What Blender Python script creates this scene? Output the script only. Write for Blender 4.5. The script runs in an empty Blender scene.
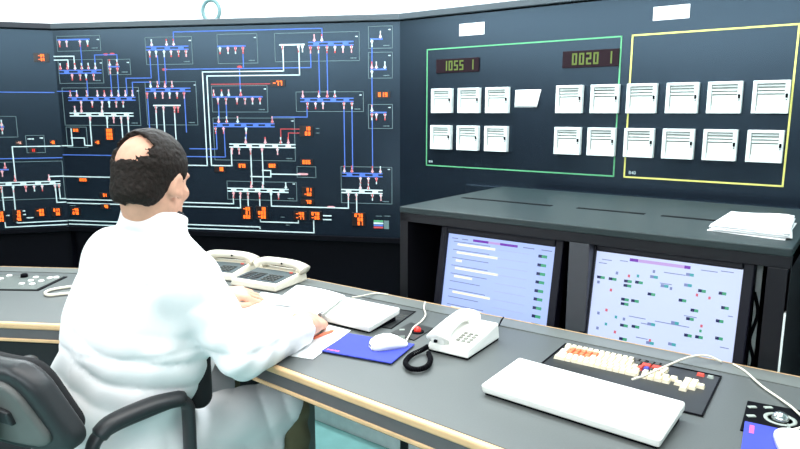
import bpy, math, random
import numpy as np
from mathutils import Vector, Matrix, Euler
random.seed(7)
C = bpy.context.scene.collection
PI = math.pi
# ------------------------------------------------------------------ camera
FPX, PITCH, EYE = 640.0, math.radians(10.0), 1.40
CP, SP = math.cos(PITCH), math.sin(PITCH)
cam = bpy.data.cameras.new('camera'); camo = bpy.data.objects.new('camera', cam); C.objects.link(camo)
cam.sensor_width = 36; cam.lens = 36*FPX/800; cam.clip_start = .02
camo.location = (0, 0, EYE); camo.rotation_euler = (PI/2-PITCH, 0, 0)
bpy.context.scene.camera = camo

def ray(x, y):
    a = (x-400)/FPX; b = -(y-224.5)/FPX
    return Vector((a, CP+b*SP, -SP+b*CP))
def on_z(x, y, z):            # where a measured picture point meets a level surface
    d = ray(x, y); t = (z-EYE)/d.z
    return Vector((d.x*t, d.y*t, z))
class Frame:                  # a working plane: x along it, y away from the viewer, z up
    def __init__(s, o, rz, tilt=0):
        s.o = Vector(o); s.rz = rz; s.tilt = tilt
        s.m = Matrix.Translation(s.o) @ Euler((-tilt, 0, rz)).to_matrix().to_4x4()
        s.inv = s.m.inverted()
    def px(s, x, y, dy=0.0):  # local (u, z) of a measured point on the plane
        o = s.inv @ Vector((0, 0, EYE)); d = s.inv.to_3x3() @ ray(x, y)
        t = (dy-o.y)/d.y; p = o+d*t
        return p.x, p.z
    def w(s, u, y, z): return s.m @ Vector((u, y, z))

# ------------------------------------------------------------------ materials
def lin(r, g, b):
    f = lambda c: c/12.92 if c <= .04045 else ((c+.055)/1.055)**2.4
    return (f(r/255), f(g/255), f(b/255), 1)
MATS = {}
def mat(name, col, rough=.5, metal=0, emit=0, noise=.04, nscale=30, bump=0, spec=.5):
    if name in MATS: return MATS[name]
    m = bpy.data.materials.new(name); m.use_nodes = True
    nt = m.node_tree; b = nt.nodes['Principled BSDF']
    ecol = col
    if emit: col = tuple(c*.12 for c in col[:3])+(1,)
    b.inputs['Roughness'].default_value = rough; b.inputs['Metallic'].default_value = metal
    b.inputs['Specular IOR Level'].default_value = spec
    tc = nt.nodes.new('ShaderNodeTexCoord'); nz = nt.nodes.new('ShaderNodeTexNoise')
    nz.inputs['Scale'].default_value = nscale; nz.inputs['Detail'].default_value = 3
    nt.links.new(tc.outputs['Object'], nz.inputs['Vector'])
    rp = nt.nodes.new('ShaderNodeValToRGB')
    rp.color_ramp.elements[0].position = .3; rp.color_ramp.elements[1].position = .7
    rp.color_ramp.elements[0].color = tuple(c*(1-noise) for c in col[:3])+(1,)
    rp.color_ramp.elements[1].color = tuple(min(1, c*(1+noise)) for c in col[:3])+(1,)
    nt.links.new(nz.outputs['Fac'], rp.inputs['Fac'])
    nt.links.new(rp.outputs['Color'], b.inputs['Base Color'])
    if emit:
        b.inputs['Emission Color'].default_value = ecol; b.inputs['Emission Strength'].default_value = emit
    if bump:
        bp = nt.nodes.new('ShaderNodeBump'); bp.inputs['Strength'].default_value = bump; bp.inputs['Distance'].default_value = .004
        nt.links.new(nz.outputs['Fac'], bp.inputs['Height']); nt.links.new(bp.outputs['Normal'], b.inputs['Normal'])
    MATS[name] = m; return m
def panel_mat(name, col, line, rough):
    m = bpy.data.materials.new(name); m.use_nodes = True; nt = m.node_tree; b = nt.nodes['Principled BSDF']
    b.inputs['Roughness'].default_value = rough; b.inputs['Specular Tint'].default_value = (.52, .78, 1, 1); b.inputs['Specular IOR Level'].default_value = .62
    tc = nt.nodes.new('ShaderNodeTexCoord'); mp = nt.nodes.new('ShaderNodeMapping'); mp.inputs['Rotation'].default_value = (PI/2, 0, 0)
    br = nt.nodes.new('ShaderNodeTexBrick'); br.offset = 0; br.inputs['Scale'].default_value = 1
    br.inputs['Brick Width'].default_value = .025; br.inputs['Row Height'].default_value = .025; br.inputs['Mortar Size'].default_value = .0012
    br.inputs['Color1'].default_value = col; br.inputs['Color2'].default_value = tuple(c*.88 for c in col[:3])+(1,); br.inputs['Mortar'].default_value = line
    nt.links.new(tc.outputs['Object'], mp.inputs['Vector']); nt.links.new(mp.outputs['Vector'], br.inputs['Vector'])
    nt.links.new(br.outputs['Color'], b.inputs['Base Color']); MATS[name] = m; return m
M_wall = mat('white_paint', (.86, .88, .88, 1), .8)
M_ceil = mat('ceiling_paint', (.85, .86, .86, 1), .85)
M_floor = mat('teal_lino', lin(122, 172, 168), .35, noise=.08, nscale=12)
M_panel = panel_mat('mosaic_panel', (.0060, .0095, .0160, 1), (.0045, .007, .012, 1), .26)
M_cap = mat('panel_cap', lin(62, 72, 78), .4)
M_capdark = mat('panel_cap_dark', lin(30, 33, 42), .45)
M_black = mat('matt_black', (.0012, .0012, .003, 1), .6, spec=.08)
M_blue = mat('mimic_blue', lin(72, 110, 196), .5)
M_white = mat('mimic_white', lin(205, 222, 222), .5)
M_grey = mat('mimic_grey', lin(96, 118, 120), .6)
M_red = mat('mimic_red', lin(205, 70, 70), .5)
M_pink = mat('mimic_pink', lin(235, 170, 175), .5)
M_green = mat('mimic_green', lin(90, 170, 120), .5)
M_yel = mat('mimic_yellow', lin(225, 220, 120), .5)
M_ledbox = mat('led_case', (.012, .006, .006, 1), .3)
M_led = mat('led_orange', lin(255, 108, 28), .5, emit=2.8)
M_ledr = mat('led_red', lin(255, 50, 30), .5, emit=1.0)
M_ledw = mat('led_pink', lin(255, 190, 170), .5, emit=.9)
M_recw = mat('recorder_white', lin(226, 234, 232), .45)
M_paper = mat('white_paper', lin(238, 240, 240), .8, noise=.015)
M_chart = mat('chart_paper', lin(228, 236, 232), .7, noise=.02)
M_slot = mat('recorder_slot', lin(150, 158, 150), .5)
M_lcdcase = mat('display_window', lin(30, 14, 22), .5, spec=.15)
M_lcd = mat('display_green', lin(130, 160, 60), .5, emit=.6)
M_cab = mat('cabinet_black', (.005, .0052, .008, 1), .45, spec=.3, bump=.05, nscale=300)
M_cabtop = mat('cabinet_top', (.016, .027, .029, 1), .42, spec=.35)
M_cabpost = mat('cabinet_post', lin(58, 60, 66), .5)
M_bezel = mat('monitor_bezel', (.004, .004, .010, 1), .4, spec=.2)
M_desk = mat('desk_laminate', lin(84, 88, 87), .45, noise=.05, nscale=250)
M_rail = mat('desk_rail', lin(104, 108, 105), .42)
M_fascia = mat('desk_fascia', lin(88, 86, 88), .55)
M_wood = mat('wood_nosing', lin(214, 176, 132), .45, noise=.08, nscale=25)
M_modesty = mat('modesty_panel', lin(44, 42, 46), .6)
M_ped = mat('pedestal', lin(92, 104, 98), .5)
M_skin = mat('skin', lin(216, 162, 136), .55, noise=.05, nscale=60)
M_coat = mat('white_cotton', lin(240, 238, 239), .85, noise=.012)
M_hair = mat('dark_hair', lin(30, 22, 18), .65, spec=.2, noise=.35, nscale=160, bump=.5)
M_trous = mat('olive_trousers', lin(98, 92, 66), .85)
M_shirt = mat('dark_knit', lin(22, 22, 26), .9)
M_shoe = mat('black_leather', (.01, .01, .01, 1), .35)
M_chair = mat('chair_plastic', lin(40, 41, 44), .42, noise=.06, nscale=200)
M_chairp = mat('chair_back_panel', lin(100, 100, 98), .45)
M_chairf = mat('chair_fabric', lin(24, 24, 27), .9)
M_steel = mat('dark_steel', lin(60, 60, 62), .35, .6)
M_ring = mat('grey_ring', lin(96, 128, 130), .45)
M_beige = mat('beige_plastic', lin(226, 218, 200), .4)
M_white_pl = mat('white_plastic', lin(240, 240, 234), .4, noise=.01)
M_key = mat('beige_key', lin(228, 216, 190), .5)
M_keyo = mat('orange_key', lin(220, 120, 78), .5)
M_keyr = mat('red_key', lin(205, 70, 55), .5)
M_keyb = mat('blue_key', lin(60, 60, 150), .5)
M_keyd = mat('dark_key', lin(70, 70, 66), .5)
M_pad = mat('blue_pad', lin(50, 62, 168), .8)
M_plate = mat('inset_plate', lin(40, 42, 42), .4)
M_keypad = mat('phone_keypad', lin(58, 70, 74), .4)
M_redball = mat('red_ball', lin(225, 50, 40), .25)
M_pencil = mat('orange_pencil', lin(235, 120, 85), .5)
M_chrome = mat('chrome', lin(190, 195, 195), .15, .9)
def screen_mat(n, c, e):
    m = mat(n, c, .25, emit=e, noise=0); return m
M_scr = screen_mat('screen_light', lin(176, 198, 255), .95)
M_scr2 = screen_mat('screen_white', lin(206, 220, 255), .95)
M_spur = screen_mat('screen_purple', lin(120, 30, 190), .8)
M_slil = screen_mat('screen_lilac', lin(205, 170, 240), .8)
M_snav = screen_mat('screen_navy', lin(16, 28, 90), .8)
M_sgrn = screen_mat('screen_green', lin(70, 170, 130), .8)
M_scyan = screen_mat('screen_teal', lin(70, 175, 185), .8)
M_stxt = screen_mat('screen_text', lin(130, 145, 200), .8)
M_syel = screen_mat('screen_cream', lin(252, 250, 225), .95)
M_sred = screen_mat('screen_red', lin(225, 110, 130), .8)

# ------------------------------------------------------------------ mesh builder
class MB:
    def __init__(s): s.v = []; s.f = []; s.mi = []; s.sm = []; s.mats = []
    def _m(s, m):
        if m not in s.mats: s.mats.append(m)
        return s.mats.index(m)
    def add(s, vs, fs, m, smooth=False):
        o = len(s.v); k = s._m(m); s.v += [tuple(v) for v in vs]
        for f in fs: s.f.append([i+o for i in f]); s.mi.append(k); s.sm.append(smooth)
        return s
    def box(s, x0, x1, y0, y1, z0, z1, m):
        v = [(x, y, z) for z in (z0, z1) for y in (y0, y1) for x in (x0, x1)]
        return s.add(v, [(0, 2, 3, 1), (4, 5, 7, 6), (0, 1, 5, 4), (1, 3, 7, 5), (3, 2, 6, 7), (2, 0, 4, 6)], m)
    def hexa(s, bot, top, m):           # four bottom and four top corners, counter-clockwise
        return s.add(list(bot)+list(top), [(3, 2, 1, 0), (4, 5, 6, 7), (0, 1, 5, 4), (1, 2, 6, 5), (2, 3, 7, 6), (3, 0, 4, 7)], m)
    def prism(s, pts, z0, z1, m):       # outline in x,y
        n = len(pts); v = [(p[0], p[1], z0) for p in pts]+[(p[0], p[1], z1) for p in pts]
        return s.add(v, [tuple(range(n))[::-1], tuple(range(n, 2*n))]+[(i, (i+1) % n, n+(i+1) % n, n+i) for i in range(n)], m)
    def prism_y(s, pts, y0, y1, m):     # outline in x,z
        n = len(pts); v = [(p[0], y0, p[1]) for p in pts]+[(p[0], y1, p[1]) for p in pts]
        return s.add(v, [tuple(range(n)), tuple(range(n, 2*n))[::-1]]+[(i, n+i, n+(i+1) % n, (i+1) % n) for i in range(n)], m)
    def tube(s, pts, r, m, seg=8, flat=None, closed=False):
        pts = [Vector(p) for p in pts]; n = len(pts); rr = r if hasattr(r, '__len__') else [r]*n
        vs = []; up = Vector((0, 0, 1)); pn = None
        for i, p in enumerate(pts):
            if closed: t = pts[(i+1) % n]-pts[i-1]
            else: t = pts[min(i+1, n-1)]-pts[max(i-1, 0)]
            t.normalize()
            if pn is None: pn = t.cross(up if abs(t.z) < .95 else Vector((1, 0, 0))).normalized()
            pn = (pn-t*pn.dot(t)).normalized(); b = t.cross(pn)
            for k in range(seg):
                a = 2*PI*k/seg; vs.append(p+(pn*math.cos(a)*(flat or 1)+b*math.sin(a))*rr[i])
        fs = []
        for i in range(n if closed else n-1):
            j = (i+1) % n
            for k in range(seg): fs.append((i*seg+k, i*seg+(k+1) % seg, j*seg+(k+1) % seg, j*seg+k))
        if not closed: fs += [tuple(range(seg))[::-1], tuple((n-1)*seg+k for k in range(seg))]
        return s.add(vs, fs, m, True)
    def lathe(s, prof, c, m, seg=24):   # (radius, z)
        vs = []; n = len(prof)
        for r, z in prof:
            for k in range(seg): a = 2*PI*k/seg; vs.append((c[0]+r*math.cos(a), c[1]+r*math.sin(a), c[2]+z))
        fs = [(i*seg+k, i*seg+(k+1) % seg, (i+1)*seg+(k+1) % seg, (i+1)*seg+k) for i in range(n-1) for k in range(seg)]
        fs += [tuple(range(seg))[::-1], tuple((n-1)*seg+k for k in range(seg))]
        return s.add(vs, fs, m, True)
    def ball(s, c, r, m, seg=20, rings=12):
        r = r if hasattr(r, '__len__') else (r, r, r)
        vs = [(c[0], c[1], c[2]-r[2])]; fs = []
        for i in range(1, rings):
            a = PI*i/rings
            for k in range(seg): b = 2*PI*k/seg; vs.append((c[0]+r[0]*math.sin(a)*math.cos(b), c[1]+r[1]*math.sin(a)*math.sin(b), c[2]-r[2]*math.cos(a)))
        vs.append((c[0], c[1], c[2]+r[2])); L = len(vs)-1
        for k in range(seg): fs.append((0, 1+(k+1) % seg, 1+k)); fs.append((L, 1+(rings-2)*seg+k, 1+(rings-2)*seg+(k+1) % seg))
        for i in range(rings-2):
            for k in range(seg): a = 1+i*seg; fs.append((a+k, a+(k+1) % seg, a+seg+(k+1) % seg, a+seg+k))
        return s.add(vs, fs, m, True)
    def build(s, name, parent=None, bevel=0, seg=2):
        me = bpy.data.meshes.new(name); me.from_pydata(s.v, [], s.f)
        for m in s.mats: me.materials.append(m)
        me.polygons.foreach_set('material_index', s.mi); me.polygons.foreach_set('use_smooth', s.sm); me.update()
        o = bpy.data.objects.new(name, me); C.objects.link(o)
        if parent: o.parent = parent
        if bevel:
            b = o.modifiers.new('bevel', 'BEVEL'); b.width = bevel; b.segments = seg; b.limit_method = 'ANGLE'; b.angle_limit = .6
            b.harden_normals = False
        return o
def tag(o, label=None, cat=None, group=None, kind=None):
    if label: o['label'] = label
    if cat: o['category'] = cat
    if group: o['group'] = group
    if kind: o['kind'] = kind
    return o
def thing(name, label, cat, loc=(0, 0, 0), rz=0, group=None, tilt=0):
    o = bpy.data.objects.new(name, None); C.objects.link(o); o.empty_display_size = .1
    o.location = loc; o.rotation_euler = (-tilt, 0, rz)
    return tag(o, label, cat, group)
def copy_tree(o, parent=None):
    c = o.copy(); C.objects.link(c); c.parent = parent
    for ch in list(o.children): copy_tree(ch, c)
    return c
def spline(pts, n=8):                   # Catmull-Rom through points
    p = [Vector(q) for q in pts]; p = [p[0]*2-p[1]]+p+[p[-1]*2-p[-2]]; out = []
    for i in range(1, len(p)-2):
        for k in range(n):
            t = k/n; a, b, c, d = p[i-1], p[i], p[i+1], p[i+2]
            out.append(.5*((2*b)+(c-a)*t+(2*a-5*b+4*c-d)*t*t+(3*b-a-3*c+d)*t**3))
    return out+[p[-2]]
def text(s, size, m, name, parent, loc, rot):
    cu = bpy.data.curves.new(name, 'FONT'); cu.body = s; cu.size = size; cu.extrude = .0006; cu.materials.append(m)
    tmp = bpy.data.objects.new(name+'_curve', cu); C.objects.link(tmp); bpy.context.view_layer.update()
    me = bpy.data.meshes.new_from_object(tmp.evaluated_get(bpy.context.evaluated_depsgraph_get())); bpy.data.objects.remove(tmp); bpy.data.curves.remove(cu)
    o = bpy.data.objects.new(name, me); C.objects.link(o); o.parent = parent; o.location = loc; o.rotation_euler = rot; return o

# ------------------------------------------------------------------ room
def struct(name, *b):
    mb = MB(); mb.box(*b); return tag(mb.build(name), kind='structure')
struct('floor', -5, 4.5, -3.2, 6.2, -.1, 0, M_floor)
struct('ceiling', -5, 4.5, -3.2, 6.2, 2.95, 3.05, M_ceil)
struct('wall_back', -5, 4.5, 6.1, 6.2, 0, 2.95, M_wall)
struct('wall_left', -5, -4.9, -3.2, 6.1, 0, 2.95, M_wall)
struct('wall_right', 4.4, 4.5, -3.2, 6.1, 0, 2.95, M_wall)
M_lining = mat('added_lining_paint', lin(46, 46, 52), .7)  # dark tone of the added linings, for dark reflections low on the panels
struct('wall_front', -4.9, 4.4, -3.2, -3.1, 1.9, 2.95, M_wall)
struct('added_dark_lining_1', -4.9, 4.4, -3.2, -3.08, 0, 1.9, M_lining)  # added unseen dark lining, keeps the panels' lower reflections dark
struct('added_dark_lining_2', -4.9, -4.88, -3.08, 3.2, 0, 1.9, M_lining)  # added on the left wall too, darkens the right panel's low reflection

# ------------------------------------------------------------------ wall panels
FRr = Frame((0, 3.555, 0), math.atan2(-.5976, .8018))
FRm = Frame((0, 3.555, 0), math.atan2(-.1857, .9826))
uB, _ = FRm.px(52.5, 33)
C2 = FRm.w(uB, 0, 0)
FRl = Frame(C2, math.atan2(.3057, .952))
ztop = FRm.px(398, 21.5)[1]
zbase = FRm.px(300, 234.5)[1]
def wall_panel(name, label, fr, u0, u1, capm):
    t = thing(name, label, 'control panel', fr.o, fr.rz)
    MB().box(u0, u1, 0, .22, zbase, ztop, M_panel).build('panel_face', t)
    MB().box(u0, u1, -.018, .24, ztop+.006, ztop+.040, capm).build('top_cap', t, .004)
    MB().box(u0, u1, .0, .2, ztop, ztop+.006, M_black).build('cap_joint', t)
    MB().box(u0, u1, .035, .22, .0, zbase-.03, M_black).build('plinth', t)
    MB().prism([(u1, 0), (u1, .22), (u1+.10, .21), (u1+.06, .1)] if fr is not FRr else [(u1, 0), (u1, .2), (u1+.01, .2), (u1+.01, 0)], 0, ztop, M_black).build('corner_post', t)
    MB().box(u0, u1, -.012, .22, zbase-.03, zbase, M_black).build('bottom_rail', t, .003)
    return t
T_mid = wall_panel('mimic_panel', 'wide middle dark wall panel with blue and white circuit diagram, behind the man', FRm, uB, 0, M_cap)
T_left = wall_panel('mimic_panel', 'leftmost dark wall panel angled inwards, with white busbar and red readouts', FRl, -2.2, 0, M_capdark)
T_right = wall_panel('instrument_panel', 'right dark wall panel with green and yellow outlines around rows of recorders', FRr, 0, 2.9, M_cap)

LW = {'b': .0052, 'w': .0090, 'g': .0030, 'r': .0036, 't': .0060}
COL = {'b': M_blue, 'w': M_white, 'g': M_grey, 'r': M_red, 't': M_white}
def bar(mb, u0, z0, u1, z1, w, m, y=0, th=.0022):
    h = w/2; mb.box(min(u0, u1)-h, max(u0, u1)+h, y-th, y+.0005, min(z0, z1)-h, max(z0, z1)+h, m)
def line(fr, T, k, pts, name='circuit_line'):
    q = [fr.px(*p) for p in pts]; q = [list(a) for a in q]
    for i in range(1, len(q)):          # lines run level or plumb
        dx, dy = pts[i][0]-pts[i-1][0], pts[i][1]-pts[i-1][1]
        if abs(dx) > abs(dy): q[i][1] = q[i-1][1]
        else: q[i][0] = q[i-1][0]
    mb = MB()
    for a, b in zip(q, q[1:]): bar(mb, a[0], a[1], b[0], b[1], LW[k], COL[k], th=.0024 if k == 'b' else .003)
    return mb.build(name, T)
def outline(fr, T, x0, y0, x1, y1, m=None, w=.0030, name='station_outline'):
    a, b = fr.px(x0, y0), fr.px(x1, y1); m = m or M_grey
    mb = MB()
    for (p, q) in (((a[0], a[1]), (b[0], a[1])), ((b[0], a[1]), (b[0], b[1])), ((a[0], b[1]), (b[0], b[1])), ((a[0], a[1]), (a[0], b[1]))):
        bar(mb, *p, *q, w, m, th=.0015)
    return mb.build(name, T)
def symbols(fr, par, k, y, x0, x1, ups, downs, double=True, xr=None):
    """busbar with its feeder symbols"""
    u0, z = fr.px(x0, y); u1, _ = fr.px(x1, y); m = COL[k]
    mb = MB(); g = .0085 if double else 0
    for s in ((-g, g) if double else (0,)): bar(mb, u0, z+s, u1, z+s, .0065 if double else .008, m, th=.003)
    if double:
        n = max(2, int((u1-u0)/.07))
        for i in range(n): uu = u0+(i+.5)*(u1-u0)/n; bar(mb, uu-.011, z, uu+.011, z, .010, m, th=.0026)
    o = mb.build('busbar', par)
    rnd = random.Random(int(x0*7+y))
    for lst, d in ((ups, 1), (downs, -1)):
        for x in lst:
            sb = MB() if NSYM[0] < 100 or fr is not FRm else REST
            if fr is FRm: NSYM[0] += 1
            u, _ = fr.px(x, y); z0 = z+d*(g+.006)
            main = M_white if rnd.random() < .7 else M_pink
            bar(sb, u, z0+d*.002, u, z0+d*.031, .0045, main, th=.0030)
            bar(sb, u, z0, u, z0+d*.016, .006, rnd.choice([M_red, M_pink, main, M_pink]), th=.0042)
            sb.prism_y([(u-.009, z0+d*.002), (u+.009, z0+d*.002), (u, z0+d*.022)], -.0034, 0, main)
            bar(sb, u, z0+d*.028, u, z0+d*.033, .006, rnd.choice([M_red, M_white, M_pink]), th=.0044)
            if sb is not REST: sb.build('feeder_symbol', par)
    return o
NSYM = [0]; REST = MB()
SEG = {'0': 'abcdef', '1': 'bc', '2': 'abged', '3': 'abgcd', '4': 'fgbc', '5': 'afgcd', '6': 'afgedc', '7': 'abc', '8': 'abcdefg', '9': 'abcdfg', '-': 'g', ' ': ''}
def digits(mb, s, u0, u1, z0, z1, m, y, th=.001, fat=.2):
    n = len(s); cw = (u1-u0)/n
    for i, ch in enumerate(s):
        a = u0+i*cw+cw*.14; b = u0+(i+1)*cw-cw*.14; t = max((z1-z0)*fat*.5, .0012); zm = (z0+z1)/2
        R = {'a': (a, b, z1-t, z1), 'd': (a, b, z0, z0+t), 'g': (a, b, zm-t/2, zm+t/2), 'f': (a, a+t, zm, z1), 'b': (b-t, b, zm, z1), 'e': (a, a+t, z0, zm), 'c': (b-t, b, z0, zm)}
        for c in SEG[ch]: x = R[c]; mb.box(x[0], x[1], y-th, y, x[2], x[3], m)
_rd = random.Random(3)
def readout(fr, T, x0, y0, x1, y1, rows=1, m=None, wide=.25):
    m = m or M_led
    a, b = fr.px(x0, y0), fr.px(x1, y1); w = b[0]-a[0]
    bx = MB().box(a[0]-w*wide, b[0]+w*wide, -.006, 0, b[1]-.003, a[1]+.003, M_ledbox).build('readout', T, .001)
    h = (a[1]-b[1])/rows; mb = MB()
    for r in range(rows):
        mb = MB(); s = _rd.choice(['-', '0', ' '])+'%02d' % _rd.randint(2, 89)
        digits(mb, s, a[0], b[0], b[1]+h*r+h*.1, b[1]+h*(r+1)-h*.1, m, -.006, fat=.44)
        mb.build('digits', bx)
    return bx
def dashes(fr, T, spots, m=None, w=.003, name='caption_mark'):
    mb = MB()
    for x0, x1, y in spots:
        a, b = fr.px(x0, y), fr.px(x1, y); n = max(2, int((x1-x0)/1.3)); d = (b[0]-a[0])/n
        for i in range(n): bar(mb, a[0]+i*d, a[1], a[0]+(i+.55)*d, a[1], w*(1.4 if i % 2 else .9), m or M_grey, th=.0012)
    mb.build(name, T)
m_ = FRm
def st(box, buses, fr=FRm, T=T_mid):
    o = outline(fr, T, *box)
    for b in buses: symbols(fr, o, *b)
    x0, y0, x1, y1 = box
    dashes(fr, o, [(x1-4, x1-2, y0+3)], M_white, .004, 'station_number')
    if x1-x0 > 22: dashes(fr, o, [(x1-9, x1-3, y1-2.5)], M_grey, .004, 'station_name')
    return o
st((56.5, 36.5, 101, 50.5), [('b', 40, 58, 89, [], [59.5, 66.6, 80, 87.5], False)])
st((58, 60, 104, 83), [('b', 72, 60, 101, [61, 68, 75.6, 82.3, 89, 96], [72, 80, 86, 93.5])])
st((107.5, 59.5, 131, 74.5), [('b', 66.8, 109, 119, [110, 117.5], [110, 117.5], False)])
st((62, 88, 141, 125.5), [('b', 99, 69, 135, [71, 77.5, 87.5, 98, 105, 112, 119, 126, 133], [81, 92, 102, 109, 116, 123]),
                          ('w', 114.5, 70.5, 133, [75.5, 82, 102.5], [90, 107, 113.5, 121, 128])])
st((145, 37.5, 193, 64), [('b', 48.5, 147, 188, [152, 167, 174], [149.5, 156, 164, 171, 178.5, 186])])
st((145, 82, 198, 125), [('b', 90, 146, 190, [151, 158, 165.5, 172.5], [147, 155, 162.5, 169.5, 177, 184]), ('w', 105.5, 154, 180, [], [156, 163.5, 174.5, 178], False)])
st((217, 34.5, 258, 63), [('b', 46.5, 218, 245, [], [220, 228, 235.5, 243], False)])
st((274.5, 33.5, 359.5, 60.5), [('w', 45, 280, 304, [], [282.6, 298.5, 302.5], False), ('b', 44, 309, 353, [314.5, 322], [310.5, 318.5, 327, 335, 343, 351.5])])
st((211.5, 86, 268, 112), [('b', 97, 213, 262, [214, 222, 229, 241], [218, 226, 237, 245, 252.5, 260], False)])
st((213, 118, 295.5, 161), [('b', 125, 214, 274, [219, 227, 238, 272.5], [215.5, 223.5, 246]), ('w', 145.5, 230, 295, [246, 265.5, 281, 288.5], [232, 239, 250.5, 262, 277.5])])
st((296, 92, 363.5, 111.5), [('b', 100, 301, 353, [303, 319, 327.5, 335], [307.5, 315.5, 323, 344, 352])])
st((368.5, 26.5, 392.5, 48), [('b', 39.2, 371, 382, [380.5], [372], False)])
st((368.5, 52.5, 392.5, 78), [('b', 69.5, 371, 386, [372, 376.5, 385], [372], False)])
st((368.5, 104.5, 392.5, 128.5), [('b', 112.5, 371, 386, [372], [372, 376.5, 385], False)])
st((341, 166.5, 392, 204), [('b', 174.5, 343, 382, [344.5, 352, 372.5, 380.5], [360.5, 368.5, 376.5]), ('w', 191, 342, 382, [360.5, 368.5], [348.5, 356.5, 372.5, 381])])
st((227, 181, 297, 201), [('w', 189.5, 228, 288, [251.5, 263, 286], [233.5, 240.5, 248, 259.5, 271, 278.5])])
outline(FRm, T_mid, 297, 166.5, 316, 177.5); outline(FRm, T_mid, 66, 127, 88, 147.5)
dashes(FRm, T_mid, [(298, 308, 174), (328, 335, 207)], M_pink, .008, 'isolator_mark')
dashes(FRm, T_mid, [(104, 108, 54.5), (110.5, 114.5, 54), (163, 167, 69.5), (238, 242, 67)], M_red, .010, 'isolator_mark')
for p in ([(80.5, 44), (80.5, 65)], [(95.5, 66), (95.5, 55), (117, 55), (117, 60)], [(110.5, 73), (110.5, 94)], [(117.5, 73), (117.5, 94)],
          [(54.5, 91.4), (77, 91.4), (77, 94)], [(87, 81), (87, 95)], [(174, 44), (174, 32), (322, 26.5), (322, 38)],
          [(150, 56), (150, 78), (126, 78), (126, 94)], [(157.5, 56), (157.5, 84)], [(164.5, 56), (164.5, 84)], [(165, 69.5), (311, 66), (311, 50)],
          [(133.3, 95), (133.3, 82.3), (151, 82.3), (151, 84)], [(184.5, 95), (184.5, 132)], [(147.5, 95), (147.5, 128)], [(243, 52), (243, 67)],
          [(318.8, 50), (318.8, 94)], [(327, 50), (327, 94)], [(240.5, 92), (240.5, 68)], [(218.5, 103), (218.5, 119)], [(226.2, 103), (226.2, 119)],
          [(272.5, 119), (272.5, 117), (307.3, 117), (307.3, 106)], [(216.3, 131), (216.3, 149), (190, 149)], [(224.3, 131), (224.3, 157), (62, 157)],
          [(246, 130), (246, 139)], [(344, 106), (344, 169)], [(352, 106), (352, 169)], [(372, 45), (372, 64)], [(372, 76), (372, 107)], [(372.3, 118), (372.3, 169)]):
    line(FRm, T_mid, 'b', p)
for p in ([(283, 48), (283, 71), (202.5, 71), (202.5, 165.5), (150, 165.5)], [(299, 48), (299, 75), (207, 75), (207, 165.3), (232, 165.3), (232, 150)],
          [(90, 120), (90, 145.5), (85, 145.5), (85, 138), (71.5, 138)], [(71.3, 129), (71.3, 145.8), (60, 145.8)], [(121.5, 119), (121.5, 150)], [(128, 119), (128, 150)], [(107, 119), (107, 128)],
          [(163.5, 110), (163.5, 150)], [(174.5, 110), (174.5, 150)], [(156, 110), (156, 128)],
          [(250.8, 151), (250.8, 184)], [(262.3, 151), (262.3, 184)], [(251, 176.5), (271, 176.5), (271, 170.5), (262.5, 170.5)], [(271, 174), (300, 174)],
          [(66, 199), (233.5, 199.6), (233.5, 196)], [(66, 202.8), (240.5, 203.6), (240.5, 196)], [(64, 176.3), (150, 176.3)],
          [(248, 196), (248, 207)], [(259.7, 196), (259.7, 207)], [(271.2, 196), (271.2, 206), (348.5, 207), (348.5, 197)], [(356.7, 197), (356.7, 213)],
          [(67, 220.2), (260, 224.6), (260, 228.6)], [(67, 223.8), (314, 230), (314, 219)], [(260.5, 219), (260.5, 221.6), (298.5, 221.8), (298.5, 219)],
          [(51.5, 56.6), (74, 56.6), (74, 67)], [(51.5, 60.2), (68, 60.2), (68, 67)]):
    line(FRm, T_mid, 't', p)
line(FRm, T_mid, 'r', [(211.5, 84.3), (270, 83.5)]); line(FRm, T_mid, 'r', [(281, 137), (281, 129), (301, 129)]); line(FRm, T_mid, 'r', [(288.5, 137), (288.5, 133), (301, 133)])
for a in ((273, 80.3, 283, 86), (216.5, 166.5, 224, 171.5), (239, 163.3, 246, 168), (269, 163.3, 276, 168), (302, 126.3, 311, 130.8), (302, 131.2, 311, 135.8), (302.5, 159.5, 311, 164.5),
          (304, 187.5, 312, 191.7), (304.5, 192, 312, 196.2), (303, 199.5, 312, 204), (243.3, 206.5, 251, 218.8, 3), (258, 206.5, 266.5, 218.8, 3), (296, 211.5, 304.7, 219.7, 2), (311.5, 211.5, 320, 219.7, 2),
          (354.5, 213, 363.5, 225.5, 3), (378, 92, 388, 97.3), (73.8, 128.5, 79, 132), (95.5, 140.3, 100, 144.3), (106.5, 128.5, 113.5, 139.8, 3), (80, 178, 87.5, 181.5), (101.5, 193, 107.5, 197), (102.5, 204.3, 109, 208.3), (172, 215, 178.5, 219), (72.8, 207.8, 79.7, 214.8, 2)):
    readout(FRm, T_mid, *a)
tag(REST.build('feeder_symbols', T_mid), kind='stuff')
line(FRm, T_mid, 't', [(323.5, 215.6), (331, 215.6)], 'legend_bar'); line(FRm, T_mid, 't', [(323.5, 219.5), (331, 219.5)], 'legend_bar')
lg = MB()
for i, mm in enumerate((M_green, M_white, M_blue, M_red)):
    a, b = FRm.px(374.5, 221+2.1*i), FRm.px(382.5, 221+2.1*i); bar(lg, a[0], a[1], b[0], a[1], .009, mm)
a, b = FRm.px(384, 220.5), FRm.px(389, 229); lg.box(a[0], b[0], -.002, 0, b[1], a[1], M_grey); lg.build('colour_legend', T_mid)
dashes(FRm, T_mid, [(376, 382, 216), (384, 391, 216), (281, 285, 217), (286, 290, 225), (316, 320, 128.5), (316, 320, 133), (57, 62, 205.5), (70, 76, 205.5)])
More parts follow.
